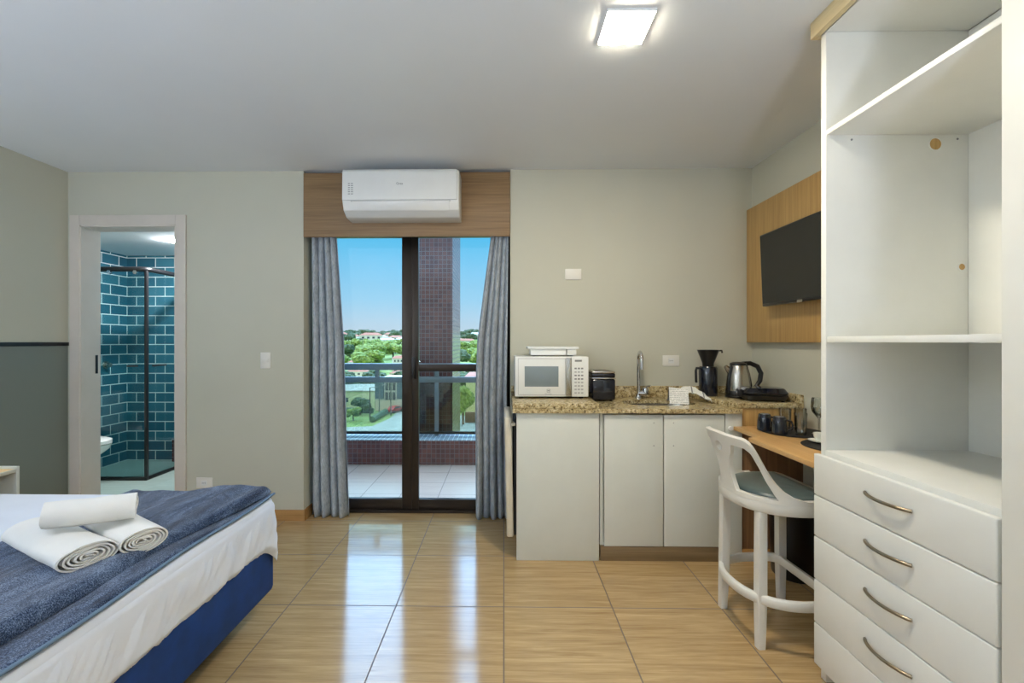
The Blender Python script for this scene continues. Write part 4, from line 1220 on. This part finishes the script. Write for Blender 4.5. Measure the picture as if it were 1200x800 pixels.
# trees
def tree_mesh(seed, fol, h=1.0):
    rnd = random.Random(seed); bm = bmesh.new()
    for k in range(11):
        c = Vector((rnd.uniform(-.36, .36), rnd.uniform(-.36, .36), .62+rnd.uniform(-.18, .22)))
        r = rnd.uniform(.16, .27)
        n0 = len(bm.verts)
        res = bmesh.ops.create_icosphere(bm, subdivisions=3, radius=1)
        for v in res['verts']:
            d = v.co.normalized(); q = 1+.35*noise.noise(d*3.1+Vector((seed, k, 0)))+.18*noise.noise(d*8+Vector((k, seed, 0)))
            v.co = c + Vector((d.x, d.y, d.z*.8))*r*q
    me = bpy.data.meshes.new('foliage'); bm.to_mesh(me); bm.free(); me.materials.append(M[fol])
    bm = bmesh.new(); tube_bm(bm, [(0, 0, 0), (.01, 0, .3), (.0, .01, .6)], [.045, .035, .02], 8)
    mt = bpy.data.meshes.new('trunk'); bm.to_mesh(mt); bm.free(); mt.materials.append(M['trunk'])
    return me, mt
TM = [tree_mesh(s, 'leaf_l') for s in (1, 2, 3)] + [tree_mesh(s, 'leaf_d') for s in (4, 5)]
def tree(i, x, y, z, s, label, group, w=1.0):
    r = bpy.data.objects.new('tree', None); COL.objects.link(r); r.location = (x, y, z); r.scale = (s*w, s*w, s)
    r.rotation_euler = (0, 0, random.uniform(0, 6)); tag(r, label, 'tree', group)
    f, tr = TM[i]
    a = bpy.data.objects.new('foliage', f); COL.objects.link(a); a.parent = r
    b = bpy.data.objects.new('trunk', tr); COL.objects.link(b); b.parent = r
PL = []
def free(x, y, r):
    if all((x-a)**2+(y-b)**2 > (r+c)**2 for a, b, c in PL): PL.append((x, y, r)); return True
    return False
# houses on the hill
HM = []
for (wm, rm) in (('bld_white', 'roof'), ('bld_pink', 'roof'), ('bld_white', 'roofg'), ('bld_white', 'bld_white')):
    t = thing('house', (0, 0, 0), None, None); WL[t.name] = Vector((0, 0, 0))
    hipbox(t, -7, 7, -5, 5, 0, 7, wm, rm, 2.2)
    windows(t, -6.5, 6.5, -5, .8, 6.5, 4, 2, 1.5, 1.5)
    HM.append(t)
adj = ['white house with a terracotta roof on the tree-covered hill', 'pinkish house with a terracotta roof on the tree-covered hill', 'white house with a grey roof on the tree-covered hill', 'plain white flat-looking house on the tree-covered hill']
grp = ['terracotta roofed white hill houses', 'pinkish hill houses', 'grey roofed hill houses', 'all white hill houses']
used = [False]*4
for k in range(330):
    i = k % 4
    if k < 240: Y = random.uniform(370, 540)
    else: Y = random.uniform(155, 300)
    px = random.uniform(388, 600)
    if random.random() < .8 or not free(rx(px, Y), Y, 9.5): continue
    o = HM[i] if not used[i] else copy_tree(HM[i]); used[i] = True
    o.location = (rx(px, Y), Y, gz(Y)-.5); s = random.uniform(.7, 1.05) if Y > 320 else .55; o.scale = (s*random.uniform(.8, 1.5), s, s*random.uniform(.7, 1.2)); o.rotation_euler = (0, 0, random.uniform(-.3, .3))
    tag(o, adj[i], 'house', grp[i])
for k in range(60):      # trees behind the hall
    Y = random.uniform(122, 145); px = random.uniform(380, 600)
    if not free(rx(px, Y), Y, 3.6): continue
    tree(3, rx(px, Y), Y, G0, random.uniform(5.5, 6.6), 'dark tree in the row behind the pale mint building and office', 'trees behind the mint building', 1.1)
for k in range(900):      # bright canopy band on the lower slope
    Y = random.uniform(180, 370); px = random.uniform(385, 600)
    z = gz(Y)
    if not free(rx(px, Y), Y, 6.4 if Y < 300 else 5.2): continue
    tree(random.choice((0, 1, 2, 2, 3)), rx(px, Y), Y, z-1, random.uniform(9.5, 11.5) if Y < 300 else random.uniform(7, 8.5), 'leafy tree in the bright green belt on the lower hillside', 'trees of the green belt on the hillside', 1.25)
for k in range(700):      # dark crest
    Y = random.uniform(400, 640); px = random.uniform(385, 600)
    if not free(rx(px, Y), Y, 8.2 if Y > 560 else 10): continue
    tree(random.choice((3, 4)), rx(px, Y), Y, gz(Y)-2, random.uniform(10, 12.5), 'dark tree among houses near the hill crest', 'trees near the hill crest', 1.3)
for (px, Y, s, i) in ((414, 88, 2.6, 0), (422, 95, 3.6, 3)):
    tree(i, rx(px, Y), Y, G0, s, 'small round tree on the lawn nearest the street' if Y < 90 else 'small tree in front of the pale mint wall', None, 1.1)
tree(1, rx(543, 84), 84, G0, 7.5, 'tree beside the yellow-green building with the yellow ball sign in front', None, .6)
# street furniture
def lamp(px, Y, h, label, arm=1):
    t = thing('street_lamp', (rx(px, Y), Y, G0), label, 'street lamp'); x = rx(px, Y)
    tube('pole', [(x, Y, G0), (x, Y, G0+h)], [.14, .09], 'bronze' if arm else 'alu', t, 8)
    tube('lamp_arm', [(x, Y, G0+h-.1), (x+.5, Y, G0+h+.15), (x+1.1, Y, G0+h+.1)], .06, 'bronze' if arm else 'alu', t, 6)
    box('lamp_head', x+.9, x+1.5, Y-.15, Y+.15, G0+h, G0+h+.18, 'grey', t, .03)
lamp(433.5, 88, 6.4, 'dark street lamp pole in front of the pale mint building', 1)
lamp(444.5, 95, 6.2, 'pale street lamp pole in front of the blue-grey cladding', 0)
lamp(458, 94, 6.9, 'pale street lamp pole in front of the office windows', 0)
t = thing('street_sign', (rx(541.5, 82), 82, G0), 'yellow round sign on a post beside the yellow-green building', 'sign')
x = rx(541.5, 82); tube('post', [(x, 82, G0), (x, 82, G0+3.6)], .07, 'alu', t, 8)
lathe('sign_disc', [(0, 0), (.65, 0), (.65, .06), (0, .06)], (0, 0, 0), 'yellow', t, 20).location = Vector((x, 81.9, G0+4.2)) - WL[t.name]
t.children[-1].rotation_euler = (PI/2, 0, 0)
# parked car, red
t = thing('car', (0, 0, 0), 'small red car parked by the office block', 'car'); WL[t.name] = Vector((0, 0, 0))
prism('car_body', [(-2, .35), (-2, .8), (-1.3, .95), (-.8, 1.4), (.7, 1.4), (1.3, .95), (2, .85), (2, .35)], 'Y', -.8, .8, 'red', t, .05, origin=(0, 0, 0))
for xx in (-1.25, 1.25):
    for yy in (-.75, .75):
        bm = bmesh.new(); tube_bm(bm, [(xx, yy-.1, .32), (xx, yy+.1, .32)], .32, 16); link('wheel', bm, 'black', t, origin=(0, 0, 0))
prism('window_band', [(-1.15, .97), (-.75, 1.32), (.65, 1.32), (1.1, .97)], 'Y', -.815, .815, 'winglass', t, origin=(0, 0, 0))
t.location = (rx(462.5, 98.5), 98.5, G0); t.rotation_euler = (0, 0, 1.1)

# ------------------------------------------------------------------ world and lights
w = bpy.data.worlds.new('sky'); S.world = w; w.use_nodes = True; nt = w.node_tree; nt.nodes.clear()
out = nt.nodes.new('ShaderNodeOutputWorld'); bg = nt.nodes.new('ShaderNodeBackground')
tc = nt.nodes.new('ShaderNodeTexCoord'); sx = nt.nodes.new('ShaderNodeSeparateXYZ'); rp = nt.nodes.new('ShaderNodeValToRGB')
nt.links.new(tc.outputs['Generated'], sx.inputs[0]); nt.links.new(sx.outputs[2], rp.inputs[0])
E = rp.color_ramp.elements
stops = [(0.0, (176, 186, 192)), (.015, (178, 190, 204)), (.09, (142, 186, 214)), (.22, (84, 172, 214)), (.30, (130, 184, 226)), (.5, (160, 202, 252)), (1.0, (170, 208, 250))]
while len(E) < len(stops): E.new(.5)
for i, (p, c) in enumerate(stops): E[i].position = p; E[i].color = lin(c)
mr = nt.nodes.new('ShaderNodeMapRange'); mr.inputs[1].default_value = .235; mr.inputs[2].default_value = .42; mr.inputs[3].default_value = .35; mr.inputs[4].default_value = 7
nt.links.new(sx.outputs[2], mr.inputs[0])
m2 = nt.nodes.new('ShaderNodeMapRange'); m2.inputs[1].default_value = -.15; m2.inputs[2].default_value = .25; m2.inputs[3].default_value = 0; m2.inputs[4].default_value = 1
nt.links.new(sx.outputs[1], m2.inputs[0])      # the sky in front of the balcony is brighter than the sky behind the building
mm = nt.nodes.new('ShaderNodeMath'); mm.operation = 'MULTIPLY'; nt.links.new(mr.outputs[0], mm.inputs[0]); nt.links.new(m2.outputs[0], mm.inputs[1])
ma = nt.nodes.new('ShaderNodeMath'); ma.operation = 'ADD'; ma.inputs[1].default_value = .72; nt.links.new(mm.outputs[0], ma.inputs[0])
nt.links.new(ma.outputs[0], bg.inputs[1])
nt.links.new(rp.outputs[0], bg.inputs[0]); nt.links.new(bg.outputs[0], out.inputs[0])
sun = bpy.data.lights.new('sun', 'SUN'); sun.energy = 1.6; sun.angle = math.radians(1); sun.color = (1, .95, .86)
so = bpy.data.objects.new('sun', sun); COL.objects.link(so); so.rotation_euler = (math.radians(50), 0, math.radians(-20)); so.location = (0, -10, 20)
po = bpy.data.lights.new('door_portal', 'AREA'); po.shape = 'RECTANGLE'; po.size = 1.4; po.size_y = 2.1; po.cycles.is_portal = True
pq = bpy.data.objects.new('door_portal', po); COL.objects.link(pq); pq.location = (-.7, 3.6, 1.1); pq.rotation_euler = (-PI/2, 0, 0)

vs = S.view_settings; vs.view_transform = 'Standard'; vs.look = 'None'; vs.gamma = 1; vs.use_curve_mapping = False; vs.exposure = 0.5
S.cycles.max_bounces = 10; S.cycles.diffuse_bounces = 6; S.cycles.transparent_max_bounces = 16
S.cycles.sample_clamp_indirect = 6; S.cycles.caustics_reflective = False; S.cycles.caustics_refractive = False
